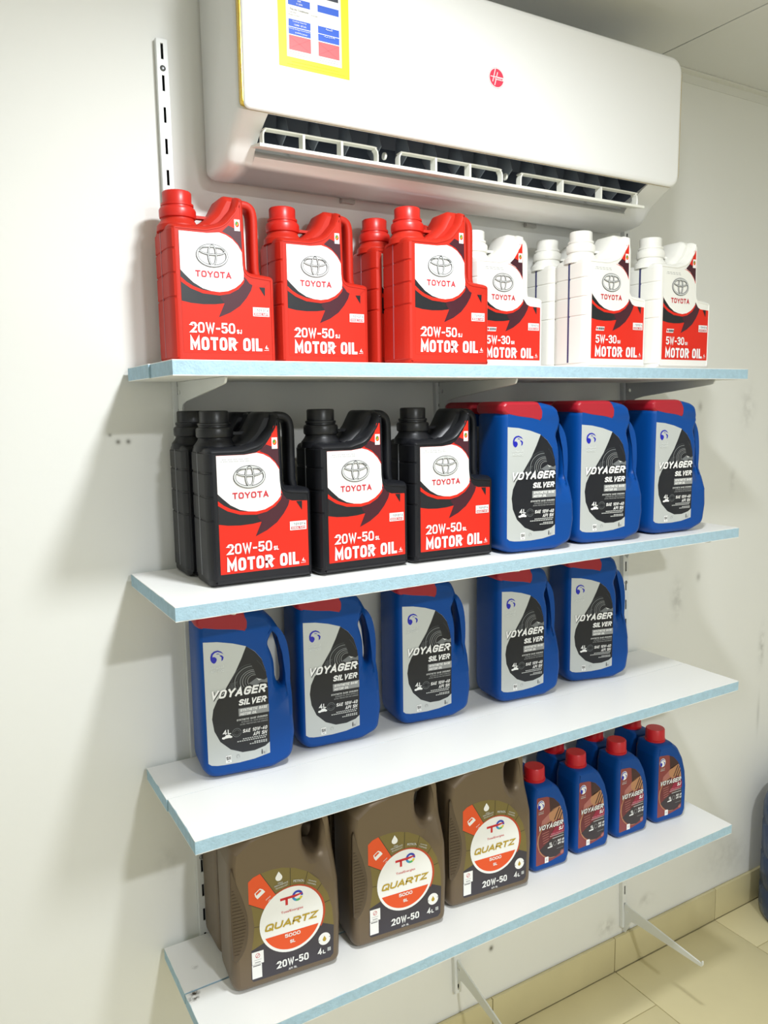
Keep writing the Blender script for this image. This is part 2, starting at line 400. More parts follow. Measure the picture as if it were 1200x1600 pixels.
# ceiling boards with dark open joints
ceil = tag(link('ceiling', box_mesh('ceiling', (XL_, XR_, YF, 0, ZC+0.012, ZC+0.1), mat('ceiling_void', (60, 60, 58), 0.9))), kind='structure')
cm = mat('ceiling_board', (226, 227, 224), 0.65, var=0.03, vscale=1.5)
PX = 1.22; cells = {}
x = 1.162-PX*3
while x < XR_:
    a, b = max(x, XL_)+0.002, min(x+PX, XR_)-0.002
    y = 0.0
    while y > YF:
        y2 = max(y-PX, YF)
        if b-a > 0.02 and y-y2 > 0.02:
            key = (round(b-a, 3), round(y-y2, 3))
            if key not in cells: cells[key] = box_mesh('ceiling_board', (0, b-a, -(y-y2)+0.002, -0.002, 0, 0.012), cm, 0.0012)
            link('ceiling_board', cells[key], ceil, (a, y, ZC))
        y = y2
    x += PX
tr = bmesh.new(); box(tr, XL_, XR_, -0.022, 0, ZC-0.0025, ZC-0.0005); box(tr, XL_, XR_, -0.002, -0.0002, ZC-0.022, ZC-0.0025)
tag(link('trim_1', finish(tr, 'trim_1', mat('ceiling_angle', (226, 226, 220), 0.5))), kind='structure')
# floor tiles
floor = tag(link('floor', box_mesh('floor', (XL_, XR_, YF, 0, ZF-0.05, ZF-0.003), mat('grout', (178, 166, 122), 0.9))), kind='structure')
ftile = mat('floor_tile', (220, 209, 166), 0.32, var=0.05, vscale=5)
T = 0.417; cells = {}
i = 0; x = 1.125-T*9
while x < XR_:
    a, b = max(x, XL_)+0.0012, min(x+T, XR_)-0.0012
    y = -0.1515+T*2 if i % 2 == 0 else -0.013+T
    while y > YF:
        y1, y2 = min(y, -0.012), max(y-T, YF)
        if b-a > 0.03 and y1-y2 > 0.03:
            key = (round(b-a, 3), round(y1-y2, 3))
            if key not in cells: cells[key] = box_mesh('floor_tile', (0, b-a, -(y1-y2)+0.0012, -0.0012, -0.006, 0), ftile, 0.001)
            link('floor_tile', cells[key], floor, (a, y1, ZF))
        y -= T
    x += T; i += 1
# skirting tiles along the back wall
bs = bmesh.new(); box(bs, XL_, XR_, -0.004, -0.0003, ZF, ZF+0.096)
base = tag(link('baseboard_back', finish(bs, 'baseboard_back', mat('grout', (178, 166, 122), 0.9))), kind='structure')
stile = mat('skirting_tile', (206, 195, 152), 0.35, var=0.06, vscale=6)
sm_ = box_mesh('skirting_tile', (0.001, 0.4185, -0.012, -0.004, 0.001, 0.099), stile, 0.0015)
x = 1.122-0.42*8
while x < XR_-0.42:
    if x > XL_: link('skirting_tile', sm_, base, (x, 0, ZF))
    x += 0.42

# ------------------------------------------------------------ slotted uprights
railm = mat('upright_enamel', (226, 228, 226), 0.3, bump=0.03, bscale=150); steel = mat('screw_steel', (120, 122, 124), 0.35, metal=0.8); dark = mat('slot_shadow', (40, 42, 46), 0.8)
def upright(x, z_top, z_bot, zs0, tilt, label, screws):
    root = bpy.data.objects.new('slotted_upright', None); COL.objects.link(root); root.location = (x, 0, z_bot)
    root.rotation_euler = (0, -tilt, 0)
    tag(root, label, 'upright', 'slotted uprights on the back wall')
    H = z_top-z_bot; bm = bmesh.new(); hw = 0.0095; sw = 0.0022
    y0, y1 = -0.0120, -0.0105
    box(bm, -hw, -hw+0.0016, -0.0112, -0.0004, 0, H); box(bm, hw-0.0016, hw, -0.0112, -0.0004, 0, H)
    box(bm, -hw+0.0005, -sw, y0, y1, 0, H); box(bm, sw, hw-0.0005, y0, y1, 0, H)
    z = zs0-z_bot
    while z > H-0.015: z -= 0.05
    prev = H
    while z > 0.02:
        box(bm, -sw, sw, y0, y1, z+0.0125, prev); prev = z-0.0125; z -= 0.05
    box(bm, -sw, sw, y0, y1, 0, prev)
    link('channel', finish(bm, 'upright_channel', railm), root)
    b2 = bmesh.new(); box(b2, -hw+0.002, hw-0.002, -0.002, -0.0005, 0.004, H-0.004)  # dark sheet inside the channel, painting the shade seen through the slots
    link('slot_shade_sheet', finish(b2, 'slot_shade_sheet', dark), root)
    for zz in screws:
        b3 = bmesh.new(); lathe(b3, [(0.0048, 0), (0.0048, 0.0006), (0.0034, 0.0018), (0.0012, 0.0022)], 16)
        bmesh.ops.rotate(b3, verts=b3.verts, cent=(0, 0, 0), matrix=Matrix.Rotation(math.radians(90), 3, 'X'))
        link('screw', finish(b3, 'screw', steel), root, (0, -0.012, zz-z_bot))
upright(0.0, 1.606, -0.40, 1.5868, 0.0, 'white slotted steel upright with its bare top end beside the air conditioner', (1.560, 1.362, 1.075, 0.155))
upright(0.5985, 1.365, -0.384, 1.3368, 0.0325, 'white slotted steel upright below the middle of the air conditioner', (1.0,))
upright(1.1565, 1.60, -0.422, 1.5868, 0.0335, 'white slotted steel upright at the stained wall beyond the air conditioner', (0.545,))

# ------------------------------------------------------------ brackets
brm = mat('bracket_enamel', (222, 224, 220), 0.35)
def bracket_mesh(tip):
    o = rounded([(0.0, 0.0), (0.0, -0.078), (-0.008, -0.086, .002), (-0.018, -0.060, .006), (-0.024, -0.040, .012), (-0.052, -0.0335, .01), (-0.236, -0.0115, .004), (-0.2465, -0.0095, .005), (-0.2505, -0.002, .003)]+([(-0.2495, 0.0075, .001), (-0.2465, 0.0075, .001), (-0.2445, 0.0, .001)] if tip else [(-0.2500, 0.0, .001)]), 4)
    hole = [(-0.011+0.0032*math.cos(a*math.pi/6), -0.018+0.0042*math.sin(a*math.pi/6)) for a in range(12)]
    bm = bmesh.new(); slab(bm, o, [(-0.002, 0.0006), (-0.0014, 0), (0.0014, 0), (0.002, 0.0006)], [hole], axes='yxz')
    bmesh.ops.recalc_face_normals(bm, faces=bm.faces)
    return finish(bm, 'bracket_arm', brm)
BR = bracket_mesh(False); BRT = bracket_mesh(True)
hookb = bmesh.new(); box(hookb, -0.0014, 0.0014, -0.0005, 0.0085, -0.008, 0.004)
HOOK = finish(hookb, 'bracket_hook', brm)
def bracket(x, y, z, label, tilt=0.0, rot=0.0, arm=None):
    r = bpy.data.objects.new('shelf_bracket', None); COL.objects.link(r); r.location = (x, y, z); r.rotation_euler = (tilt, rot, 0)
    tag(r, label, 'bracket', 'steel shelf brackets')
    link('arm', arm or BR, r); link('hook', HOOK, r, (0, 0, -0.012)); link('hook', HOOK, r, (0, 0, -0.062))
def xr(x0, slope, z, zb): return x0-slope*(z-zb)
SH = [dict(z=1.069, l=-.0819, r=1.2007, d=-.2753, s=-.1521), dict(z=.7165, l=-.0994, r=1.176, d=-.2886, s=-.1497),
      dict(z=.357, l=-.0899, r=1.1898, d=-.2966, s=-.1464), dict(z=-.0031, l=-.0792, r=1.1995, d=-.2904, s=-.1477)]
TH = 0.0225
ordn = ['top', 'second', 'third', 'bottom']
for k, s in enumerate(SH):
    zb = s['z']-TH-0.0003
    for nm, xx in (('the upright with the bare top end', 0.0), ('the middle upright', xr(0.5985, .0325, zb, -.384)), ('the upright at the stained wall', xr(1.1565, .0335, zb, -.422))):
        bracket(xx, -0.0128, zb, 'white steel bracket under the %s shelf on %s' % (ordn[k], nm))
bracket(xr(1.1565, .0335, -.35, -.422), -0.0128, -0.352, 'empty white steel bracket above the floor on the upright at the stained wall', 0.07, -0.0335, BRT)
bracket(xr(0.5985, .0325, -.30, -.384), -0.0128, -0.297, 'empty sagging white steel bracket below the bottom shelf on the middle upright', 0.30, -0.0325, BRT)

# ------------------------------------------------------------ shelves: two foam-core boards each
def core_material():
    m = mat('foam_core', (170, 201, 217), 0.8, bump=0.5, bscale=260, var=0.10, vscale=90)
    return m
core = core_material(); lam = mat('white_laminate', (246, 246, 243), 0.4, var=0.012, vscale=6)
lam4 = mat('white_laminate_stained', (246, 246, 243), 0.4, var=0.012, vscale=6)
def stain(m, pts, col):
    nt = m.node_tree; N = nt.nodes; L = nt.links; b = N['Principled BSDF']; src = b.inputs['Base Color'].links[0].from_socket
    tc = [n for n in N if n.type == 'TEX_COORD'][0]; tot = None
    nz = N.new('ShaderNodeTexNoise'); nz.inputs['Scale'].default_value = 160; nz.inputs['Detail'].default_value = 6; L.new(tc.outputs['Object'], nz.inputs['Vector'])
    mr = N.new('ShaderNodeMapRange'); mr.inputs[1].default_value = 0.38; mr.inputs[2].default_value = 0.58; L.new(nz.outputs['Fac'], mr.inputs[0])
    for (x, y, r, st) in pts:
        d = N.new('ShaderNodeVectorMath'); d.operation = 'DISTANCE'; d.inputs[1].default_value = (x, y, TH); L.new(tc.outputs['Object'], d.inputs[0])
        g = N.new('ShaderNodeMapRange'); g.inputs[1].default_value = 0.0; g.inputs[2].default_value = r; g.inputs[3].default_value = st; g.inputs[4].default_value = 0.0; L.new(d.outputs['Value'], g.inputs[0])
        if tot is None: tot = g.outputs[0]
        else:
            a = N.new('ShaderNodeMath'); a.operation = 'MAXIMUM'; L.new(tot, a.inputs[0]); L.new(g.outputs[0], a.inputs[1]); tot = a.outputs[0]
    mu = N.new('ShaderNodeMath'); mu.operation = 'MULTIPLY'; mu.use_clamp = True; L.new(tot, mu.inputs[0]); L.new(mr.outputs[0], mu.inputs[1])
    mx = N.new('ShaderNodeMix'); mx.data_type = 'RGBA'; mx.inputs[7].default_value = (*lin(col), 1); L.new(mu.outputs[0], mx.inputs[0]); L.new(src, mx.inputs[6]); L.new(mx.outputs[2], b.inputs['Base Color'])
stain(lam4, [(-0.0640, -0.1540, 0.011, 1.4), (-0.0670, -0.1640, 0.010, 1.4), (-0.0720, -0.1660, 0.009, 1.0), (-0.0451, -0.0913, 0.008, 0.5)], (58, 48, 34))
lamd = mat('white_laminate_dirty', (240, 240, 235), 0.45, var=0.02, vscale=12)
for k, s in enumerate(SH):
    root = bpy.data.objects.new('wall_shelf', None); COL.objects.link(root); root.location = (0, 0, s['z']-TH)
    tag(root, ['white shelf board carrying the red and white oil cans', 'white shelf board carrying black oil cans and big blue jugs',
               'white shelf board carrying only five big blue jugs', 'white shelf board carrying brown cans and small blue bottles'][k], 'shelf', 'wall shelves')
    gap = [0.0004, 0.0006, 0.0006, 0.0022][k]
    dl = [0.003, 0.0, 0.002, 0.0][k]
    for nm, y0, y1, xl, xr_ in (('back', s['s']+gap, -0.0128, s['l']-dl, s['r']-0.001), ('front', s['d'], s['s']-gap, s['l'], s['r'])):
        b = bmesh.new(); box(b, xl, xr_, y0, y1, 0.0011, TH-0.0011)
        bo = link('board', finish(b, 'board_core', core), root)
        for side, z0, z1 in (('top', TH-0.0011, TH), ('bottom', 0.0, 0.0011)):
            # laminate with a slightly chipped rim
            n = 90; rnd = random.Random(k*7+(3 if nm == 'front' else 0)+(1 if side == 'top' else 0))
            def jit(): return rnd.choice((0, 0, 0, 0.0002, 0.0004, 0.0011)) if side == 'top' else rnd.choice((0, 0, 0, 0.0004))
            pts = [(xl+(xr_-xl)*i/n, y0+jit()) for i in range(n+1)] + [(xr_-jit(), y0+(y1-y0)*i/6) for i in range(1, 6)] + [(xr_, y1), (xl, y1)] + [(xl+jit(), y1+(y0-y1)*i/10) for i in range(1, 10)]
            bb = bmesh.new(); slab(bb, pts, [(z0, 0), (z1, 0)], axes='xzy')
            bmesh.ops.recalc_face_normals(bb, faces=bb.faces)
            link('facing', finish(bb, 'facing', (lam4 if k == 3 else lam) if side == 'top' else lamd), bo)
# rust mark on the bottom shelf seam
# ------------------------------------------------------------ air conditioner
acw = mat('ac_plastic', (238, 238, 235), 0.32, var=0.01); acp = mat('ac_panel', (240, 240, 238), 0.22, spec=0.5); gold = mat('ac_gold', (226, 190, 60), 0.25, metal=0.65)
acd = mat('ac_outlet_dark', (96, 104, 118), 0.6); acv = mat('ac_vane', (236, 236, 226), 0.35)
ac = bpy.data.objects.new('air_conditioner', None); COL.objects.link(ac); ac.location = (0.558, -0.0008, 1.387)
tag(ac, 'white wall air conditioner with gold side trim above the top shelf', 'air conditioner')
AX, AZ = -0.558, -1.387     # offset of part coordinates
AO = (AX, 0.0, AZ)
def ac_profile(notch):
    p = [(0, 1.71), (-0.150, 1.712), (-0.172, 1.704), (-0.178, 1.690), (-0.178, 1.470), (-0.184, 1.4545)]
    if notch: p += [(-0.182, 1.4545), (-0.150, 1.515), (-0.095, 1.505), (-0.075, 1.470), (-0.105, 1.425), (-0.122, 1.4065)]
    else: p += [(-0.168, 1.4465), (-0.140, 1.4300), (-0.122, 1.4145)]
    p += [(-0.112, 1.4000), (-0.100, 1.3925), (-0.075, 1.3880), (-0.040, 1.3870), (-0.015, 1.3905), (-0.004, 1.3960), (0, 1.404)]
    return p
bm = bmesh.new()
slab(bm, ac_profile(False), [(0.067, 0.012), (0.0695, 0.006), (0.075, 0.0015), (0.082, 0), (0.113, 0)], axes='yxz', off=AO)
slab(bm, ac_profile(True), [(0.113, 0), (0.968, 0)], axes='yxz', off=AO)
slab(bm, ac_profile(False), [(0.968, 0), (1.030, 0), (1.038, 0.0015), (1.045, 0.006), (1.048, 0.012)], axes='yxz', off=AO)
bmesh.ops.remove_doubles(bm, verts=bm.verts, dist=1e-5)
bmesh.ops.recalc_face_normals(bm, faces=bm.faces)
link('body', finish(bm, 'ac_body', acw, 30), ac)
# dark inside of the outlet
bm = bmesh.new()
cv = [(-0.180, 1.4553), (-0.149, 1.5135), (-0.0955, 1.5035), (-0.0765, 1.470), (-0.1045, 1.4262)]
for i in range(len(cv)-1):
    a, b = cv[i], cv[i+1]
    bm.faces.new([bm.verts.new((xx+AX, yy, zz+AZ)) for xx, (yy, zz) in ((0.1135, a), (0.9675, a), (0.9675, b), (0.1135, b))])
for xx in (0.1137, 0.9673): bm.faces.new([bm.verts.new((xx+AX, yy, zz+AZ)) for yy, zz in cv[:]])
link('outlet_lining', finish(bm, 'outlet_lining', acd), ac)
for i in range(14):   # upright deflector blades inside
    xx = 0.16+i*0.0585
    b = bmesh.new(); slab(b, [(-0.150, 1.447), (-0.120, 1.428), (-0.100, 1.450), (-0.108, 1.492), (-0.135, 1.485)], [(xx, 0.001), (xx+0.0006, 0), (xx+0.0016, 0), (xx+0.0022, 0.001)], axes='yxz', off=AO)
    bmesh.ops.recalc_face_normals(b, faces=b.faces)
    link('deflector_blade', finish(b, 'deflector_blade', mat('ac_blade', (138, 146, 156), 0.5)), ac)
# front panel and gold edge
po = rounded([(0.0705, 1.4535, .010), (1.049, 1.4535, .030), (1.049, 1.7115, .034), (0.0705, 1.7115, .034)], 8)
bm = bmesh.new(); slab(bm, po, [(-0.1965, 0.009), (-0.1960, 0.0055), (-0.1945, 0.0022), (-0.1920, 0.0003), (-0.1905, 0.0)], off=AO)
link('front_panel', finish(bm, 'front_panel', acp, 40), ac)
go = rounded([(0.0688, 1.4590, .010), (1.0530, 1.4575, .030), (1.0530, 1.7105, .034), (0.0688, 1.7105, .034)], 8)
bm = bmesh.new(); slab(bm, go, [(-0.1905, 0.0004), (-0.1898, 0), (-0.1765, 0), (-0.1758, 0.0004)], off=AO)
link('gold_trim', finish(bm, 'gold_trim', gold, 40), ac)
# swing flap with three guide frames
fl = bmesh.new(); slab(fl, rounded([(-0.1680, 1.4095, .001), (-0.1240, 1.4190, .001), (-0.1240, 1.4215, .001), (-0.1680, 1.4150, .001)], 3), [(0.104, 0), (0.976, 0)], axes='yxz', off=AO)
bmesh.ops.recalc_face_normals(fl, faces=fl.faces)
flap = link('swing_flap', finish(fl, 'swing_flap', acv), ac)
for (a, b) in ((0.112, 0.322), (0.366, 0.594), (0.640, 0.958)):
    f = bmesh.new(); R_ = 0.012
    path = catmull([(a, 1.4135), (a, 1.4300), (a+0.004, 1.4370), (a+0.012, 1.4395), ((a+b)/2, 1.4395), (b-0.012, 1.4395), (b-0.004, 1.4370), (b, 1.4300), (b, 1.4135)], 4)
    sweep(f, path, 0.0016, 0.008, -0.157, 8)
    bmesh.ops.translate(f, verts=f.verts, vec=AO)
    fr = link('guide_frame', finish(f, 'guide_frame', acv), flap)
    for t in (1/3, 2/3):
        px = a+(b-a)*t; q = bmesh.new(); box(q, px-0.002+AX, px+0.002+AX, -0.165, -0.149, 1.4135+AZ, 1.4390+AZ)
        link('guide_post', finish(q, 'guide_post', acv), flap)
for xx in (0.345, 0.615):   # round pivots between the frames
    q = bmesh.new(); lathe(q, [(0.006, -0.002), (0.0065, 0), (0.006, 0.002)], 16)
    bmesh.ops.rotate(q, verts=q.verts, cent=(0, 0, 0), matrix=Matrix.Rotation(math.radians(90), 3, 'Y'))
    bmesh.ops.translate(q, verts=q.verts, vec=(xx+AX, -0.146, 1.4335+AZ))
    link('flap_pivot', finish(q, 'flap_pivot', acv), flap)
# clips on the lower rear edge
for xx in (0.345, 0.80):
    q = bmesh.new(); box(q, xx-0.014+AX, xx+0.014+AX, -0.010, -0.001, 1.3845+AZ, 1.3935+AZ)
    link('rear_clip', finish(q, 'rear_clip', mat('ac_clip', (190, 188, 184), 0.5)), ac)
# energy label
YELW = mat('label_yellow', (244, 240, 20), 0.5); LBLUE = mat('label_blue', (30, 84, 190), 0.5); LRED = mat('label_red', (206, 92, 96), 0.5); PAPER = mat('label_paper', (240, 238, 230), 0.5); INK = mat('label_ink', (70, 70, 66), 0.6); GREENB = mat('label_dark_band', (40, 46, 58), 0.5); OLIVE = mat('label_olive_ink', (176, 166, 20), 0.5)
es = Sheet()
es.rect(0.1285, 1.5240, 0.2517, 1.6800, YELW); es.rect(0.1423, 1.5397, 0.2376, 1.6730, PAPER)
n = es.layer(None)
for (x0, x1) in ((0.1461, 0.1835), (0.1965, 0.2338)):
    es.rect(x0, 1.6152, x1, 1.6255, LBLUE, n); es.rect(x0, 1.5842, x1, 1.5950, LBLUE, n); es.rect(x0, 1.5731, x1, 1.5832, LBLUE, n); es.rect(x0, 1.5503, x1, 1.5717, LRED, n)
    es.stroke([(x0+0.003, 1.5535), (x1-0.002, 1.5700)], 0.0006, mat('label_red_line', (188, 80, 86), 0.5), n+1); es.stroke([(x0+0.002, 1.5690), (x1-0.004, 1.5525)], 0.0006, MATS['label_red_line'], n+1)
es.rect(0.1461, 1.6358, 0.2333, 1.6500, GREENB, n)
es.n = 4
es.text('Cooling Capacity', 0.1530, 1.5910, 0.1765, 1.5935, WHITE); es.text('12000  BTU/h', 0.1555, 1.5862, 0.1760, 1.5886, WHITE)
es.text('Annual Energy Consumption', 0.1466, 1.5797, 0.1830, 1.5820, WHITE); es.text('kWh/year', 0.1570, 1.5745, 0.1780, 1.5772, WHITE)
es.text('EER', 0.1620, 1.6215, 0.1680, 1.6238, WHITE); es.text('11.036', 0.1600, 1.6170, 0.1700, 1.6194, WHITE)
es.text('This Air Conditioner :', 0.1485, 1.6080, 0.1830, 1.6108, INK, 0.01); es.text('Trade Mark', 0.1463, 1.6040, 0.1600, 1.6060, INK); es.text('Model Number', 0.1463, 1.6000, 0.1650, 1.6020, INK)
es.text('HOOVER', 0.1845, 1.6060, 0.1960, 1.6080, INK)
es.text('\uFE94\uFECC\uFEB4\uFEDF\uFE8D', 0.2095, 1.5905, 0.2210, 1.5935, WHITE); es.text('\uFEA9\uFEAE\uFE92\uFE98\uFEDF\uFE8D', 0.2050, 1.5795, 0.2250, 1.5820, WHITE)
for zz in (1.5472, 1.5440): es.stroke([(0.1470, zz), (0.1840, zz)], 0.0006, GREY, 5); es.stroke([(0.1970, zz), (0.2330, zz)], 0.0006, GREY, 5)
es.stroke([(0.150, 1.5335), (0.232, 1.5335)], 0.0007, OLIVE, 5); es.stroke([(0.142, 1.5290), (0.244, 1.5290)], 0.0007, OLIVE, 5)
link('energy_label', es.mesh('energy_label'), ac, (AX, -0.1967, AZ))
# round badge
HR = mat('badge_red', (222, 62, 88), 0.35); HW = mat('badge_white', (250, 226, 228), 0.4)
bg = Sheet(); cx, cz = 0.5527, 1.5832
bg.ell(cx, cz, 0.0180, 0.0178, GREY); bg.ell(cx, cz, 0.0176, 0.0174, HW); bg.ell(cx, cz, 0.0158, 0.0156, HR)
bg.stroke([(cx-0.003, cz+0.0150), (cx-0.009, cz-0.0075)], 0.0018, HW); bg.stroke([(cx+0.002, cz+0.0100), (cx-0.0045, cz-0.0130)], 0.0018, HW)
bg.rect(cx-0.0140, cz+0.0003, cx-0.004, cz+0.0018, HW); bg.rect(cx-0.004, cz-0.0035, cx+0.0155, cz+0.0022, HW)
bg.text('Hoover', cx-0.0030, cz-0.0025, cx+0.0140, cz+0.0013, HR, 0.03)
link('badge', bg.mesh('badge'), ac, (AX, -0.1967, AZ))

# ------------------------------------------------------------ containers
def parts_instance(name, spec, loc, rotz, label, cat, group, scale=1.0):
    """spec: [(part name, mesh, [(sub-part name, mesh)])]"""
    r = bpy.data.objects.new(name, None); COL.objects.link(r)
    r.location = loc; r.rotation_euler = (0, 0, -math.radians(rotz)); r.scale = (1, 1, scale); r.empty_display_size = 0.05
    tag(r, label, cat, group)
    for pn, me, subs in spec:
        p = link(pn, me, r)
        for sn, sme in subs: link(sn, sme, p)
    return r

# --- square handled oil can -------------------------------------------------
CD = 0.098
def can_emblem(sh, cx, cz, k=1.0, ink=DGREY, fill=LGREY):
    # three interlocked ovals, each a dark outline with a pale core
    for (ox, oz, rx, rz, wd) in ((0, 0, .0268, .0183, .0042), (0, .0078, .0226, .0079, .0032), (0, .0010, .0081, .0173, .0032)):
        n = sh.layer(None)
        sh.ring(cx+ox*k, cz+oz*k, rx*k, rz*k, wd*k, ink, n, 48)
    n = sh.layer(None)
    for (ox, oz, rx, rz, wd) in ((0, 0, .0259, .0174, .0024), (0, .0078, .0217, .0070, .0014), (0, .0010, .0072, .0164, .0014)):
        sh.ring(cx+ox*k, cz+oz*k, rx*k, rz*k, wd*k, fill, n, 48)
LAB = [(.015, .0205), (.1660, .0205), (.1660, .1295), (.139, .1310), (.130, .1345), (.1235, .142), (.1200, .152), (.1185, .165), (.1185, .2538), (.1110, .2538), (.1070, .2385), (.0970, .2245), (.0890, .2165), (.0800, .2122), (.0605, .2095), (.015, .2095)]
WHT = [(.015, .1496), (.022, .1425), (.035, .1308), (.05, .1225), (.064, .1190), (.0775, .118), (.092, .1203), (.105, .1262), (.114, .1333), (.1195, .1400), (.1203, .150), (.1187, .165), (.1183, .1835), (.112, .194), (.103, .2030), (.092, .2090), (.081, .2118), (.0605, .2092), (.015, .2092)]
def oil_can(colour, cap_c, strip_c, grade, suffix, white=False):
    body = can_material('can_'+colour, {'red': (192, 42, 26), 'black': (26, 27, 31), 'white': (240, 239, 232)}[colour], {'red': .48, 'black': .38, 'white': .45}[colour])
    bm = bmesh.new()
    out = rounded([(0, 0, .006), (.1765, 0, .006), (.1765, .150, .010), (.1290, .1545, .010), (.1265, .272, .008), (.1120, .2735, .006), (.1040, .2520, .02), (.0850, .2300, .03), (.0580, .2225, .02), (0, .2225, .010)], 5)
    fr = [(.0010, .0100), (0, .0094), (0, .0078), (.002, .0052), (.006, .0030), (.012, .0008), (.016, 0)]
    slab(bm, out, fr+[(CD-d, i) for d, i in fr[::-1]][:-2]+[(CD, .0080)])
    # crown between neck and grip, narrower than the shoulders
    crown = rounded([(.050, .215, .0), (.126, .215, .0), (.1262, .2755, .008), (.0960, .2765, .012), (.0800, .2480, .03), (.0600, .2300, .02), (.050, .226, 0)], 5)
    slab(bm, crown, [(.016, .010), (.020, .004), (.028, 0), (CD-.028, 0), (CD-.020, .004), (CD-.016, .010)])
    # neck and strap
    lathe(bm, [(.0345, .2150), (.0335, .2245), (.0290, .2300), (.0265, .2345), (.0262, .2420)], 32, (.0285, CD/2, 0))
    # raised panels on the pouring side, parted by mould grooves
    pan = [(.0082, -.0003), (.0042, .0014), (.0018, .0055), (-.0006, .0115), (-.0014, .0165), (-.0014, CD-.0165), (-.0006, CD-.0115), (.0018, CD-.0055), (.0042, CD-.0014), (.0082, CD+.0003), (.012, CD-.004), (.005, CD/2), (.012, .004)]
    for za, zb in ((.0120, .1058), (.1082, .1433), (.1457, .1808), (.1832, .2130)):
        slab(bm, pan, [(za, .0010), (za+.0008, 0), (zb-.0008, 0), (zb, .0010)], axes='xzy')
    box(bm, .050, .088, CD/2-.006, CD/2+.006, .2400, .2445)
    bme = finish(bm, 'can_body_'+colour, body, 32)
    # grip
    bm = bmesh.new()
    sweep(bm, catmull([(.118, .2660), (.130, .2685), (.142, .2680), (.1500, .2630), (.1535, .2540), (.1545, .2400), (.1545, .2000), (.1545, .1650), (.1560, .1560), (.1575, .1470)], 5), .0075, .0165, CD/2, 14)
    grip = finish(bm, 'can_grip_'+colour, body, 40)
    capm = mat('cap_'+colour, cap_c, .35)
    bm = bmesh.new(); lathe(bm, [(.0205, .2592), (.0226, .2600), (.0226, .2770), (.0212, .2788), (.0150, .2792), (.0010, .2792)], 48, (.0285, CD/2, 0), .0007)
    cap = finish(bm, 'cap_'+colour, capm, 50)
    bm = bmesh.new(); lathe(bm, [(.0265, .2360), (.0288, .2372), (.0296, .2405), (.0296, .2490), (.0282, .2520), (.0252, .2530), (.0250, .2552), (.0262, .2560), (.0262, .2592), (.0225, .2600)], 36, (.0285, CD/2, 0))
    coll = finish(bm, 'cap_collar_'+colour, capm, 40)
    bm = bmesh.new(); wd = {'red': .0012, 'black': .0009, 'white': .0024}[colour]
    slab(bm, rounded([(.050-wd, .014, .001), (.050+wd, .014, .001), (.050+wd, .2140, .001), (.050-wd, .2140, .001)], 3), [(-.0018, 0), (.0, 0)], axes='yxz')
    bmesh.ops.recalc_face_normals(bm, faces=bm.faces)
    strip = finish(bm, 'level_strip_'+colour, mat('strip_'+colour, strip_c, .3))
    # label print
    s = Sheet()
    if white:
        s.poly([(.015, .0205), (.1665, .0205), (.1665, .1295), (.139, .1310), (.130, .1345), (.1235, .142), (.1203, .1400), (.114, .1345), (.092, .121), (.0775, .1187), (.05, .1232), (.035, .1315), (.022, .143), (.015, .150)], RED)
        s.poly([(.1110, .2538), (.1070, .2385), (.0970, .2245), (.0890, .2145), (.108, .2030), (.1185, .1890), (.1185, .2538)], RED)
    else:
        s.poly(LAB, RED)
    n = s.layer(None)
    s.poly([(.0860, .2140), (.0975, .2245), (.108, .2205), (.1185, .2170), (.1185, .1850), (.112, .197), (.1, .208)], MAROON, n)
    s.poly([(.015, .1013), (.03, .0985), (.05, .0973), (.07, .0982), (.0856, .1005), (.0990, .106), (.1120, .118), (.1195, .134), (.1195, .1400), (.105, .1300), (.0775, .1200), (.05, .1245), (.035, .1330), (.015, .152)], BLACK, n)
    s.poly([(.0748, .0776), (.095, .0862), (.112, .0975), (.124, .1110), (.132, .1235), (.1350, .1322), (.130, .1345), (.1240, .1418), (.1210, .145), (.112, .1330), (.095, .1235), (.080, .1180), (.0790, .1080), (.0856, .1005)], MAROON, n+1)
    n = s.layer(n+2); s.n = n
    s.poly([(.015, .1385), (.024, .1310), (.035, .1250), (.05, .1200), (.064, .1185), (.0775, .1182), (.092, .1205), (.105, .1265), (.114, .1335), (.1205, .1405), (.1222, .1425), (.1195, .1345), (.110, .1243), (.095, .1162), (.0775, .1126), (.05, .1146), (.03, .1215), (.015, .1310)], RED, n)
    s.poly([(.081, .2125), (.092, .2105), (.103, .2047), (.112, .1957), (.1185, .1870), (.1185, .1780), (.112, .1920), (.103, .2010), (.092, .2070), (.081, .2105)], RED, n)
    s.poly(WHT, mat('can_white_print', (244, 243, 240), .42) if not white else body, n+1); s.n = n+1
    k = s.layer(None)
    s.poly([(.1463, .1296), (.1562, .1148), (.1567, .1296)], BLACK, k)
    s.rect(.1341, .0820, .1631, .0966, WHITE, k); s.rect(.1071, .2170, .1165, .2350, WHITE, k)
    s.rect(.1358, .0834, .1614, .0878, REDTXT, k+1); s.ell(.1118, .2275, .0034, .0046, RED, k+1, 16); s.ell(.1108, .2290, .0017, .0030, GREEN, k+2, 12); s.stroke([(.1100, .2265), (.1115, .2248), (.1140, .2298)], .0008, YEL, k+3); s.ring(.1378, .0920, .0016, .0013, .0004, GREY, k+1, 16)
    s.stroke([(.1515, .0262), (.1600, .0262)], .0006, WHITE, k+1)
    if white:
        s.poly([(.0270, .0772), (.0500, .0772), (.0520, .0852), (.0290, .0852)], WHITE, k); s.ell(.0310, .0812, .0022, .0026, REDTXT, k+1, 14)
    for r in range(2):   # stamped batch code, dots too small to read
        for i in range(26 if colour != 'red' else 0):
            if (i*7+r*3) % 5: s.rect(.0225+i*.0018, .2020-r*.0032, .0235+i*.0018, .2036-r*.0032, GREY, k)
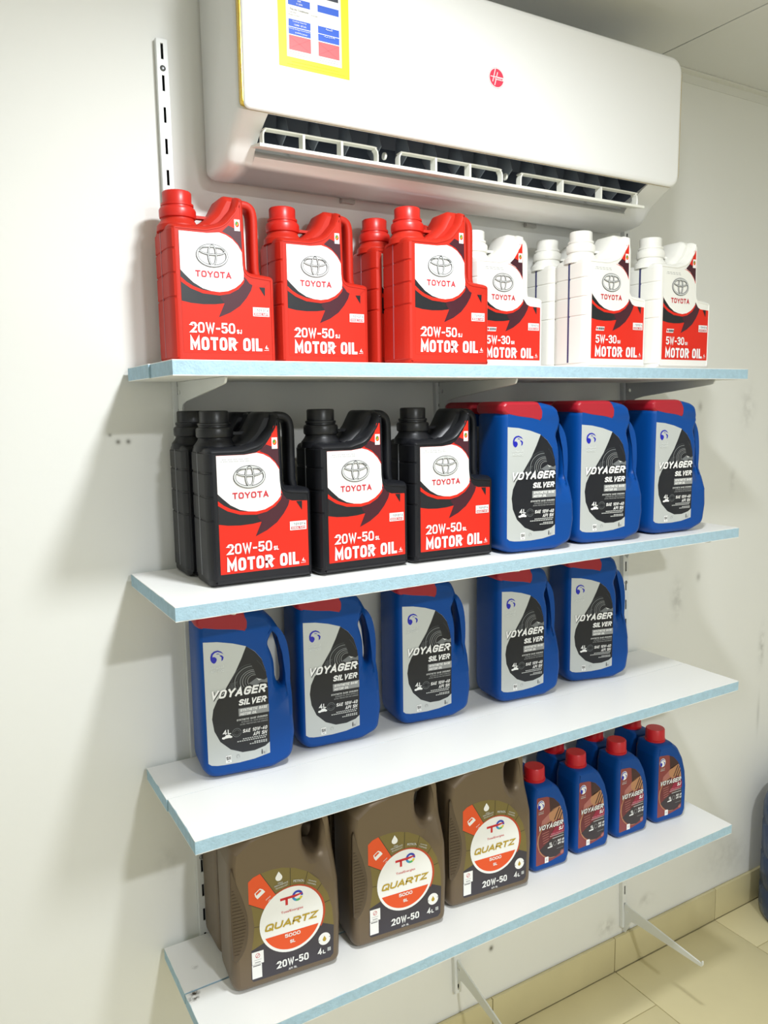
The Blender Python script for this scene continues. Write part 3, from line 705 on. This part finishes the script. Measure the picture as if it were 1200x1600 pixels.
    t = Sheet(); t.n = s.n+4; t2 = Sheet(); t2.n = s.n+4; s.n += 4
    t.block('TOYOTA', .0387, .1402, .0986, .1503, REDTXT, .20, 0, .75)
    t2.block(grade, .0265, .0520, .1015 if not white else .086, .0688, WHITE, .17, 0, .7); t2.block(suffix, .1045 if not white else .089, .0522, .1130 if not white else .0975, .0590, WHITE, .2, 0, .8)
    t2.block('MOTOR OIL', .0252, .0245, .1480, .0455, WHITE, .215, 0, .5)
    s.block('4', .1535, .0280, .1572, .0340, WHITE, .2); s.block('L', .1580, .0280, .1598, .0310, WHITE, .2)
    s.block('TOYOTA', .1405, .0899, .1614, .0941, GREY, .2, 0, .8); s.block('GENUINE PARTS', .1368, .0842, .1604, .0870, WHITE, .22)
    if white: s.block('SYNTHETIC', .0338, .0788, .0505, .0836, DGREY, .22, .2, .6)
    lab = s.mesh('can_label_'+colour); let2 = t2.mesh('can_product_'+colour)
    let = t.mesh('can_lettering_'+colour)
    e = Sheet(); e.n = s.n+4
    can_emblem(e, .0677, .1745)
    emb = e.mesh('can_emblem_'+colour)
    # lift print off the recessed panel
    for me in (lab, let, let2, emb):
        for v in me.vertices: v.co.y += 0.0008
    return [('body', bme, []), ('grip', grip, []), ('cap', cap, [('cap_collar', coll)]), ('level_strip', strip, []), ('label', lab, [('brand_name', let), ('product_name', let2), ('emblem', emb)])]

RC = oil_can('red', (204, 38, 28), (176, 110, 120), '20W-50', 'SJ')
KC = oil_can('black', (26, 27, 30), (150, 152, 156), '20W-50', 'SL')
WC = oil_can('white', (240, 239, 232), (64, 66, 110), '5W-30', 'SN', True)
E_ = 0.0004
z1, z2, z3, z4 = [s['z']+E_ for s in SH]
GR, GK, GW = 'red square oil cans on the top shelf', 'black square oil cans on the second shelf', 'white square oil cans on the top shelf'
parts_instance('oil_can', RC, (-0.034, -0.122, z1), 0.5, 'red oil can standing at the free end of the top shelf by the bare upright', 'oil can', GR)
parts_instance('oil_can', RC, (0.1585, -0.1008, z1), 1.7, 'red oil can second from the shelf end, between two other front red cans', 'oil can', GR)
parts_instance('oil_can', RC, (0.3570, -0.2010, z1), 2.0, 'red oil can pushed furthest forward, next to the white cans', 'oil can', GR)
parts_instance('oil_can', RC, (0.3500, -0.0985, z1), 0.0, 'red oil can hidden behind the foremost red can, only cap and edge showing', 'oil can', GR)
parts_instance('oil_can', WC, (0.5790, -0.1020, z1), 0.8, 'white oil can half covered by the foremost red can', 'oil can', GW)
parts_instance('oil_can', WC, (0.7850, -0.1975, z1), 0.2, 'white oil can in the middle of the three labelled white cans', 'oil can', GW)
parts_instance('oil_can', WC, (0.7830, -0.0985, z1), 0.0, 'white oil can at the back against the wall, label covered', 'oil can', GW)
parts_instance('oil_can', WC, (0.9700, -0.2200, z1), -1.3, 'white oil can standing last in the row at the stained wall end', 'oil can', GW)
parts_instance('oil_can', KC, (-0.0175, -0.2080, z2), 1.8, 'black oil can at the free shelf end with another black can behind it', 'oil can', GK)
parts_instance('oil_can', KC, (-0.0235, -0.1050, z2), 1.0, 'black oil can against the wall, label hidden by the can before it', 'oil can', GK)
parts_instance('oil_can', KC, (0.1665, -0.2240, z2), -0.4, 'black oil can in the middle of the three front black cans', 'oil can', GK)
parts_instance('oil_can', KC, (0.3490, -0.2250, z2), 2.2, 'black oil can touching the first big blue jug with red cap', 'oil can', GK)

# --- big blue jug ---------------------------------------------------------------
JD = 0.096
bluep = mat('jug_blue', (4, 70, 146), .42, spec=.25, bump=.02, bscale=300); redcap = mat('jug_red', (168, 26, 42), .42)
def blue_jug():
    out = rounded([(-.014, 0, .034), (.112, 0, .03), (.150, .014, .025), (.1565, .060, .04), (.1545, .092, .03), (.1580, .125, .03), (.1575, .165, .03), (.1530, .205, .04), (.1440, .240, .04), (.1270, .268, .04), (.1070, .2905, .03), (.0800, .2965, .02), (-.006, .2965, .006), (-.014, .270, .02)], 6)
    hole = catmull([(.1125, .2290), (.1170, .2410), (.1240, .2455), (.1310, .2400), (.1395, .2215), (.1440, .1890), (.1435, .1500), (.1395, .1420), (.1330, .1480), (.1275, .1640), (.1260, .1890), (.1205, .2075)], 3, True)
    bm = bmesh.new(); pr = [(0, .0112), (.0010, .0082), (.0038, .0050), (.0095, .0022), (.018, .0006), (.028, 0)]
    slab(bm, out, pr+[(JD-d, i) for d, i in pr[::-1]], [hole])
    taper(bm, JD/2, .1085, .136, .095, .150, .42)
    body = finish(bm, 'jug_body', bluep, 40)
    cap_o = rounded([(-.0155, .2790, .01), (-.0060, .2705, .01), (.0200, .2650, .03), (.0500, .2610, .03), (.0700, .2560, .003), (.0775, .2640, .008), (.0790, .2820, .02), (.0660, .2985, .012), (-.0080, .2990, .008), (-.0155, .2920, .006)], 5)
    bm = bmesh.new(); slab(bm, cap_o, [(-.0004, .006), (.0010, .0035), (.005, .0012), (.014, 0), (JD-.014, 0), (JD-.005, .0012), (JD-.0010, .0035), (JD+.0004, .006)])
    cap = finish(bm, 'jug_cap', redcap, 40)
    s = Sheet()
    lab = [(-.0035, .0330), (.002, .0285), (.012, .0262), (.0245, .0253), (.0508, .0250), (.0777, .0268), (.1060, .0325), (.1065, .150), (.1060, .1640), (.1035, .1843), (.0965, .2073), (.0851, .2225), (.0696, .2340), (.0465, .2419), (.021, .2476), (-.0035, .2500)]
    s.poly(lab, SILVER)
    blk = [(.0700, .2337), (.0851, .2222), (.0965, .2070), (.1035, .1840), (.1060, .1637), (.1065, .150), (.1062, .0532), (.0974, .0470), (.0783, .0424), (.0569, .0428), (.0361, .0518), (.0185, .0689), (.0091, .0897), (.0062, .1118), (.0090, .1290), (.0166, .1448), (.0273, .1537), (.0329, .1649), (.0496, .1903), (.0609, .2127)]
    s.poly(blk, NAVY); n = s.layer(None)
    G1 = mat('print_steel_grey', (112, 116, 118), .4); G2 = mat('print_dim_grey', (58, 62, 66), .4)
    for i, (r, wd, m) in enumerate(((.034, .0012, G2), (.030, .0016, G1), (.026, .0010, G2), (.0225, .0016, G1), (.019, .0010, GREY), (.0155, .0012, G1), (.012, .0009, GREY))):
        s.ring(.0760+i*.0010, .1700, r, r*.92, wd, m, n, 28, 88-i*2, 212)
    for i in range(6):
        for j in range(5):
            s.rect(.0335+i*.0022+j*.0016, .1575+j*.0030+i*.0004, .0347+i*.0022+j*.0016, .1587+j*.0030+i*.0004, G1, n)
    s.poly([(.072, .166), (.086, .174), (.100, .1690), (.1055, .1720), (.1055, .163), (.094, .1655), (.083, .1610)], G1, n+1)
    s.stroke([(.0880, .2060), (.0960, .1960), (.1015, .1840)], .0006, G2, n); s.poly([(.0860, .1745), (.0905, .1690), (.0955, .1708), (.0900, .1722)], LGREY, n+2)
    eagle(s, .0080, .2105, .0312, .2330)
    k = s.layer(None)
    s.rect(.0524, .1095, .1065, .1235, GREY, k)
    s.ring(.0478, .0808, .0080, .0080, .0009, G1, k, 28); s.ring(.0478, .0808, .0050, .0050, .0005, G1, k, 20); s.rect(.0400, .0798, .0556, .0818, NAVY, k+1)
    s.poly([(.0215, .0735), (.0220, .0762), (.0265, .0770), (.0290, .0795), (.0350, .0795), (.0375, .0768), (.0395, .0758), (.0395, .0735), (.0365, .0728), (.0345, .0736), (.0270, .0732), (.0250, .0722), (.0232, .0730)], WHITE, k)
    s.rect(.0268, .0283, .0366, .0418, WHITE, k); s.ring(.0485, .0368, .0030, .0034, .0006, GREY, k, 14, -40, 250)
    s.rect(.0905, .0330, .0925, .0395, DGREY, k); s.ell(.0915, .0408, .0010, .0010, DGREY, k, 8); s.rect(.0940, .0330, .0970, .0372, GREY, k); s.rect(.0990, .0330, .0993, .0420, GREY, k)
    t = Sheet(); t.n = s.n+3; s.n += 3
    t.block('VOYAGER', .0046, .1458, .1056, .1608, BLACK, .25, .3, .42); t.block('VOYAGER', .0034, .1472, .1046, .1622, WHITE, .225, .3, .55, t.n+4)
    t.block('SILVER', .0532, .1280, .1045, .1390, BLACK, .25, .3, .4); t.block('SILVER', .0522, .1292, .1036, .1402, WHITE, .225, .3, .55, t.n+4)
    s.block('SYNTHETIC BASE', .0550, .1174, .1035, .1222, WHITE, .2, .2, .6); s.block('MOTOR OIL', .0545, .1106, .0850, .1154, WHITE, .2, .2, .6)
    s.block('SYNTHETIC BASE ENSURES', .0482, .1013, .1035, .1047, LGREY, .2, .2, .7)
    s.block('EXTENDED OIL DRAIN INTERVALS', .0564, .0971, .1035, .0996, GREY, .18, .2, .7); s.block('EXTRA PROTECTION FOR ENGINES', .0540, .0929, .1035, .0954, GREY, .18, .2, .7)
    s.block('SAE 10W-40', .0580, .0785, .1028, .0850, WHITE, .18, .22, .75); s.block('API SN', .0762, .0700, .1020, .0765, WHITE, .18, .22, .8)
    s.block('4L', .0235, .0805, .0376, .0890, WHITE, .2)
    for (a, b, zz) in ((.058, .1020, .0664), (.048, .1020, .0630), (.078, .1020, .0580), (.070, .1020, .0552)):   # lines too fine to read
        i = a
        while i < b-.002: s.rect(i, zz, i+.0028, zz+.0018, LGREY, s.n); i += .0040
    s.block('SN', .0280, .0335, .0354, .0398, INK, .17); s.rect(.0295, .0302, .0340, .0312, GREY)
    s.block('ADNOC', .0072, .1945, .0300, .1988, mat('print_faint', (222, 226, 224), .4), .16, 0, 1.1)
    s.text('\uFED9\uFEEE\uFEE7\uFEA9\uFE83', .0072, .2005, .0305, .2062, MATS['print_faint'])
    label = s.mesh('jug_label')
    let = t.mesh('jug_lettering')
    return [('body', body, []), ('cap', cap, []), ('label', label, [('brand_name', let)])]
BJ = blue_jug()
GJ2, GJ3 = 'big blue jugs on the second shelf', 'big blue jugs on the third shelf'
for (x, y, r, lb) in ((.5430, -.252, 6.0, 'big blue jug with red cap next to the black cans'), (.729, -.252, 8.5, 'big blue jug with red cap between two others on the second shelf'),
                      (.938, -.255, 4.0, 'big blue jug with red cap last on the second shelf, below the white cans')):
    parts_instance('oil_jug', BJ, (x, y, z2), r, lb, 'oil jug', GJ2, .962)
for (x, y, lb) in ((.560, -.128, 'jug against the wall behind the blue jug that touches the black can'), (.752, -.128, 'jug against the wall behind the middle blue jug of the second shelf'), (.955, -.130, 'jug against the wall behind the last blue jug of the second shelf')):
    parts_instance('oil_jug', BJ, (x, y, z2), 3.0, lb, 'oil jug', 'rear row of big blue jugs', .962)
for (x, y, r, lb) in ((-.0085, -.1250, 7.0, 'big blue jug at the free end of the third shelf near the bare wall'), (.1845, -.1075, 5.2, 'big blue jug second along the third shelf'),
                      (.3985, -.1080, 6.4, 'big blue jug alone in the middle of the third shelf'), (.6385, -.1200, 5.5, 'big blue jug fourth along the third shelf, overlapping the last one'),
                      (.8520, -.1040, 14.0, 'big blue jug turned slightly, last on the third shelf beside the slotted upright')):
    parts_instance('oil_jug', BJ, (x, y, z3), r, lb, 'oil jug', GJ3, .998)

# --- brown can ---------------------------------------------------------------
QD = 0.100
brown = mat('can_bronze', (112, 96, 76), .42, metal=.25, bump=.03, bscale=350)
def brown_can():
    out = rounded([(-.014, 0, .022), (.184, .002, .018), (.1870, .090, .05), (.1850, .160, .04), (.1815, .215, .04), (.1770, .265, .03), (.168, .300, .02), (.105, .303, .02), (.095, .303, .0), (.070, .3000, .02), (.0200, .2860, .02), (-.0105, .2640, .012), (-.014, .240, .02)], 6)
    hole = catmull([(.1225, .2790), (.1205, .2593), (.1230, .2390), (.1325, .2225), (.1440, .2150), (.1520, .2200), (.1560, .2358), (.1595, .2650), (.1560, .2820), (.1400, .2880)], 3, True)
    bm = bmesh.new(); pr = [(0, .0125), (.001, .0095), (.003, .0062), (.008, .0024), (.014, .0006), (.020, 0)]
    slab(bm, out, pr+[(QD-d, i) for d, i in pr[::-1]], [hole])
    taper(bm, QD/2, .122, .160, .165, .225, .62)
    lathe(bm, [(.030, .285), (.030, .296), (.0235, .300), (.0230, .306)], 28, (.050, QD/2, 0))
    body = finish(bm, 'brown_can_body', brown, 40)
    bm = bmesh.new(); lathe(bm, [(.0245, .3040), (.0255, .3050), (.0255, .3240), (.0240, .3255), (.001, .3258)], 40, (.050, QD/2, 0), .0006)
    cap = finish(bm, 'brown_can_cap', mat('cap_bronze', (84, 72, 58), .4), 50)
    # ribbed finger grip on the left front edge
    bm = bmesh.new()
    lens = catmull([(-.0095, .2360), (-.0010, .2050), (.0085, .1750), (.0150, .1450), (.0160, .1200), (.0120, .0920), (.0030, .0740), (-.0060, .0640)], 4)
    lens = lens+[(-.0125, .0700), (-.0135, .1500), (-.0120, .2300)]
    slab(bm, lens, [(-.0012, .0015), (-.0004, 0), (.004, 0)])
    z = .078
    while z < .222:
        x1 = -.0125+.0265*math.exp(-((z-.128)/.062)**2)
        if x1 > -.006: box(bm, -.0105, x1-.0025, -.0022, -.0010, z-.0011, z+.0011)
        z += .0062
    gripm = finish(bm, 'brown_can_grip', mat('can_bronze_dark', (92, 78, 62), .45, metal=.25), 40)
    s = Sheet()
    OL = mat('print_olive', (124, 110, 62), .42, metal=.2); OLD = mat('print_olive_line', (70, 60, 40), .45); ORA = mat('print_orange', (232, 84, 34), .42); CHAR = mat('print_slate', (58, 54, 62), .42); GOLD = mat('print_gold', (186, 156, 44), .4); RIM = mat('print_rim', (190, 70, 40), .42)
    lab = [(.0180, .0240), (.0215, .0190), (.1630, .0190), (.1690, .0250), (.1712, .0797), (.1690, .1141), (.1611, .1446), (.1446, .1755), (.1248, .1960), (.1018, .2088), (.0789, .2155), (.0595, .2168), (.0401, .2148), (.0273, .2112), (.0186, .2045), (.0184, .1813), (.0240, .1500), (.0265, .1194), (.0235, .0950), (.0200, .0770)]
    s.poly(lab, OL)
    n = s.layer(None)
    s.poly([(.0180, .0240), (.0215, .0190), (.1630, .0190), (.1690, .0250), (.1712, .0800), (.1492, .0905), (.0935, .0950), (.0451, .0867), (.0196, .0773)], CHAR, n)
    s.poly([(.0184, .1640), (.0186, .2045), (.0273, .2112), (.0401, .2148), (.0680, .1660), (.0505, .1440)], ORA, n)
    for a, b in (((.0405, .2148), (.0680, .1665)), ((.0936, .2110), (.0926, .1760)), ((.1250, .1958), (.1180, .1700)), ((.1500, .1660), (.1370, .1500)), ((.1650, .1300), (.1480, .1270)), ((.0184, .1640), (.0510, .1430)), ((.0262, .1194), (.0400, .1180))):
        s.stroke([a, b], .0012, OLD, n+1)
    cx, cz, R1 = .0935, .1152, .0585
    s.n = n+1
    s.ring(cx+.0015, cz+.001, R1+.0022, R1+.0032, .006, RIM, None, 48, -30, 120)
    s.ell(cx, cz, R1-.0005, R1+.0020, WHITE, None, 56)
    k = s.layer(None); q = []
    for i in range(25):
        a = math.radians(204+(336-204)*i/24); q.append((cx+(R1-.005)*math.cos(a), cz+(R1-.003)*math.sin(a)))
    s.poly(q, ORA, k)
    # drop and car marks
    s.poly([(.0726, .2105)]+[(.0726+.0062*math.cos(math.radians(a)), .1990+.0060*math.sin(math.radians(a))) for a in range(150, 391, 20)][::1], WHITE, k)
    c, si = math.cos(.62), math.sin(.62)
    P = lambda pts: [(.0372+a*c-b*si, .1800+a*si+b*c) for a, b in pts]
    s.poly(P([(-.0085, -.0060), (.0085, -.0060), (.0085, .0005), (.0060, .0062), (-.0060, .0062), (-.0085, .0005)]), WHITE, k)
    s.poly(P([(-.0058, .0008), (.0058, .0008), (.0045, .0047), (-.0045, .0047)]), ORA, k+1); s.rect(.0, .0, .0, .0, WHITE, k)
    # red and blue linked letters
    TR, TB, TC, TG, TY = mat('print_te_red', (206, 34, 44), .4), mat('print_te_blue', (38, 66, 180), .4), mat('print_te_cyan', (60, 150, 210), .4), mat('print_te_green', (80, 180, 110), .4), mat('print_te_yellow', (226, 206, 70), .4)
    s.stroke([(.0735, .1565), (.0960, .1572)], .0046, TR, k); s.stroke([(.0850, .1570), (.0850, .1440)], .0046, TR, k)
    for a0, a1, m in ((-60, -20, TY), (-110, -60, TG), (-165, -110, TC), (75, 200, TB), (-10, 75, TB)):
        s.ring(.1050, .1565, .0100, .0100, .0042, m, k+1, 14, a0, a1)
    s.poly([(.0940, .1549), (.0990, .1549), (.1120, .1575), (.1148, .1600), (.0990, .1596), (.0940, .1595)], TR, k+2)
    # round seal, barcode and stickers
    s.ell(.1526, .0588, .0113, .0118, WHITE, k, 32); s.poly([(.1526, .0648)]+[(.1526+.0034*math.cos(math.radians(a)), .0575+.0036*math.sin(math.radians(a))) for a in range(150, 391, 20)], GOLD, k+1)
    s.rect(.1415, .0570, .1440, .0580, CHAR, k+1); s.rect(.1612, .0596, .1637, .0606, CHAR, k+1); s.rect(.1580, .0330, .1640, .0398, LGREY, k)
    for i in range(4): s.rect(.1588, .0340+i*.0014, .1632, .0346+i*.0014, GREY, k+1)
    s.rect(.0200, .0505, .0408, .0738, WHITE, k); s.rect(.0196, .0240, .0370, .0500, WHITE, k); s.ring(.0304, .0660, .0040, .0045, .0008, REDTXT, k+1, 20); s.stroke([(.0280, .0630), (.0330, .0690)], .0010, REDTXT, k+1); s.rect(.0240, .0580, .0368, .0586, GREY, k+1); s.rect(.0250, .0530, .0350, .0545, GREY, k+1)
    s.rect(.0215, .0470, .0350, .0485, DGREY, k+1)
    t = Sheet(); t.n = s.n+3; s.n += 3
    t.block('QUARTZ', .0435, .1050, .1425, .1182, GOLD, .23, .3, .55); s.text('TotalEnergies', .0742, .1290, .1145, .1345, TR, .005)
    s.block('5000', .0797, .0835, .1080, .0902, WHITE, .21, 0, .7); s.block('SL', .0888, .0710, .0982, .0772, WHITE, .21, 0, .7)
    s.block('20W-50', .0637, .0298, .1220, .0435, WHITE, .19, 0, .6); s.block('API SL', .0845, .0213, .1000, .0252, WHITE, .17)
    s.block('4', .1392, .0310, .1470, .0425, WHITE, .2); s.block('L', .1488, .0310, .1538, .0382, WHITE, .24)
    s.text('PETROL', .0984, .1835, .1180, .1880, LGREY, .02, 0, -.004); s.text('HIGH', .0705, .1880, .0790, .1908, LGREY, .01); s.text('PERFORMANCE', .0640, .1830, .0885, .1860, LGREY, .01, 0, .003); s.text('TECHNOLOGY', .0655, .1785, .0880, .1812, LGREY, .01, 0, .003)
    s.text('ADVANCED', .1255, .1790, .1400, .1815, LGREY, .01, 0, -.0075); s.text('CLEANNESS', .1235, .1750, .1390, .1778, LGREY, .01, 0, -.0085)
    s.text('ENGINE', .0480, .1640, .0560, .1665, WHITE, .01, 0, .005); s.text('OIL', .0520, .1608, .0560, .1630, WHITE, .01, 0, .003)
    label = s.mesh('brown_can_label')
    let = t.mesh('brown_can_lettering')
    return [('body', body, []), ('cap', cap, []), ('finger_grip', gripm, []), ('label', label, [('brand_name', let)])]
QC = brown_can()
GQ = 'bronze brown oil cans on the bottom shelf'
for (x, y, r, lb) in ((.0036, -.2035, 5.6, 'bronze brown oil can at the free end of the bottom shelf'), (.2327, -.2105, 5.6, 'bronze brown oil can in the middle of the three front ones'),
                      (.4507, -.2055, 6.0, 'bronze brown oil can next to the small blue bottles'), (.0150, -.1010, 0.0, 'bronze brown oil can behind the first, only its edge showing'),
                      (.2420, -.1010, 0.0, 'bronze brown oil can in shadow behind the gap between two front ones')):
    parts_instance('oil_can', QC, (x, y, z4), r, lb, 'oil can', GQ)

# --- small blue bottle -----------------------------------------------------------
BD = 0.072
def small_bottle():
    out = rounded([(-.012, 0, .018), (.082, .0, .014), (.0905, .020, .012), (.0910, .080, .04), (.0870, .118, .04), (.0770, .152, .04), (.0600, .182, .03), (.0420, .1965, .015), (.0400, .1970, 0), (-.006, .1970, .006), (-.012, .170, .02)], 6)
    bm = bmesh.new(); pr = [(0, .0085), (.0012, .0055), (.004, .0028), (.009, .0008), (.015, 0)]
    slab(bm, out, pr+[(BD-d, i) for d, i in pr[::-1]])
    lathe(bm, [(.0225, .188), (.0225, .1985), (.0205, .2005)], 28, (.0175, BD/2, 0))
    body = finish(bm, 'bottle_body', bluep, 40)
    rc = mat('bottle_red', (196, 26, 36), .38)
    bm = bmesh.new(); lathe(bm, [(.0205, .2010), (.0222, .2020), (.0215, .2250), (.0200, .2268), (.001, .2270)], 44, (.0175, BD/2, 0), .0005)
    cap = finish(bm, 'bottle_cap', rc, 50)
    bm = bmesh.new(); lathe(bm, [(.0225, .1965), (.0238, .1970), (.0238, .2010), (.0222, .2018)], 36, (.0175, BD/2, 0))
    coll = finish(bm, 'bottle_collar', rc, 40)
    s = Sheet()
    RO = mat('print_rosewood', (138, 62, 62), .42); RO2 = mat('print_rose_pale', (176, 112, 104), .42); DK = mat('print_umber', (62, 34, 36), .42); TAN = mat('print_tan', (186, 134, 96), .42); CH = mat('print_soot', (52, 44, 48), .42); PK = mat('print_wine', (150, 30, 62), .42)
    lab = [(-.0030, .0180), (.0010, .0172), (.0372, .0195), (.0700, .0262), (.0727, .0290), (.0725, .0800), (.0710, .0988), (.0667, .1267), (.0574, .1470), (.0427, .1620), (.0236, .1700), (.0002, .1722), (-.0030, .1705)]
    s.poly(lab, RO); n = s.layer(None)
    s.poly([(.0300, .1680), (.0427, .1617), (.0574, .1467), (.0600, .1415), (.0460, .1360), (.0330, .1320)], DK, n)
    s.poly([(.0300, .1300), (.0400, .1370), (.0520, .1400), (.0605, .1405), (.0667, .1262), (.0700, .1060), (.0560, .1120), (.0420, .1080), (.0310, .1180)], TAN, n)
    for a, b in (((.045, .112), (.058, .138)), ((.052, .110), (.063, .134)), ((.059, .109), (.0665, .125))): s.stroke([a, b], .0028, DK, n+1)
    s.poly([(-.0028, .060), (.012, .118), (.0300, .1300), (.0310, .1180), (.0420, .1080), (.0300, .0830), (.0070, .0900), (.0010, .0850)], RO2, n)
    s.n = n+1; c = (.0420, .0700)
    s.ell(c[0]-.0005, c[1], .0415, .0440, TAN, None, 44, 98, 300); s.ell(c[0], c[1], .0395, .0425, mat('print_brick', (104, 40, 44), .42), None, 44, 98, 302)
    k = s.layer(None)
    for i in range(5): s.stroke([(.012+i*.0008, .088-i*.0058), (.030, .090-i*.0056)], .0014, RO2, k)
    s.poly([(.0050, .0520), (.0180, .0600), (.0350, .0700), (.0720, .0790), (.0727, .0400), (.0640, .0320), (.0500, .0268), (.0360, .0280), (.0220, .0350), (.0110, .0450)], CH, k)
    s.poly([(.0310, .0740), (.0720, .0800), (.0720, .0960), (.0480, .0960)], PK, k+1)
    s.rect(.0200, .0185, .0300, .0320, WHITE, k); s.ell(.0665, .0330, .0045, .0050, RO2, k, 14)
    s.poly([(.0270, .0508), (.0275, .0530), (.0400, .0545), (.0405, .0520), (.0380, .0508)], WHITE, k+1); s.ring(.0470, .0580, .0048, .0055, .0009, GREY, k+1, 20)
    s.stroke([(.0330, .0765), (.0700, .0765)], .0010, LGREY, k+2); s.stroke([(.0400, .0705), (.0700, .0712)], .0014, LGREY, k+2); s.stroke([(.0520, .0440), (.0700, .0448)], .0008, GREY, k+2)
    s.rect(.0232, .0225, .0268, .0280, LGREY, k+1)
    eagle(s, -.0005, .1452, .0160, .1642, WHITE)
    t = Sheet(); t.n = s.n+3; s.n += 3
    t.block('VOYAGER', .0012, .0962, .0697, .1068, BLACK, .24, .3, .45); t.block('VOYAGER', .0002, .0972, .0688, .1080, WHITE, .2, .3, .6, t.n+4); s.block('SJ', .0560, .0858, .0690, .0940, WHITE, .2, .3, .7)
    s.text('PETROL ENGINE OIL', .0350, .0795, .0700, .0828, mat('print_pink', (226, 150, 164), .42), .01, .2)
    s.block('SAE 40', .0535, .0603, .0715, .0652, WHITE, .2, .2, .7); s.block('API SJ', .0535, .0533, .0715, .0584, WHITE, .2, .2, .7); s.block('1L', .0310, .0560, .0392, .0632, WHITE, .2)
    s.text('ADNOC', .0005, .1345, .0150, .1372, LGREY, .02); s.text('\uFED9\uFEEE\uFEE7\uFEA9\uFE83', .0005, .1385, .0150, .1420, LGREY, .02)
    label = s.mesh('bottle_label')
    let = t.mesh('bottle_lettering')
    return [('body', body, []), ('cap', cap, [('cap_collar', coll)]), ('label', label, [('brand_name', let)])]
SB = small_bottle()
GS = 'small blue oil bottles on the bottom shelf'
for (x, y, r, lb) in ((.6716, -.1990, 3.2, 'small blue bottle with red cap touching the brown can'), (.7967, -.1960, 2.7, 'small blue bottle with red cap, second from the brown can'),
                      (.9233, -.1974, 2.2, 'small blue bottle with red cap, third from the brown can'), (1.0494, -.1990, 5.0, 'small blue bottle with red cap standing last at the bare shelf end')):
    parts_instance('oil_bottle', SB, (x, y, z4), r, lb, 'oil bottle', GS)
for x, lb in ((.680, 'small blue bottle nearly hidden behind the one touching the brown can'), (.806, 'rear small blue bottle behind the second one from the brown can'), (.933, 'rear small blue bottle behind the third one from the brown can'), (1.064, 'rear small blue bottle behind the last one at the shelf end')):
    parts_instance('oil_bottle', SB, (x, -.1160, z4), 2.0, lb, 'oil bottle', 'rear row of small blue bottles')

# --- water jug on the floor --------------------------------------------------------
wj = bpy.data.objects.new('water_bottle', None); COL.objects.link(wj); wj.location = (1.780, -0.150, ZF+0.0005)
tag(wj, 'large ribbed blue water cooler bottle standing on the floor tiles', 'water bottle')
bm = bmesh.new()
lathe(bm, [(.112, 0), (.126, .006), (.131, .020), (.131, .085), (.127, .092), (.127, .100), (.131, .107), (.131, .185), (.127, .192), (.127, .200), (.131, .207), (.131, .285), (.127, .292), (.127, .300), (.131, .307), (.130, .345), (.122, .375), (.104, .402), (.075, .424), (.045, .438), (.030, .446), (.0275, .460), (.0275, .478)], 56)
link('body', finish(bm, 'water_bottle_body', mat('water_bottle_blue', (34, 62, 104), .22, var=.25, vscale=7), 50), wj)
bm = bmesh.new(); lathe(bm, [(.0295, .470), (.0310, .472), (.0310, .497), (.028, .500), (.001, .500)], 32)
link('cap', finish(bm, 'water_bottle_cap', mat('water_cap', (60, 120, 190), .4)), wj)
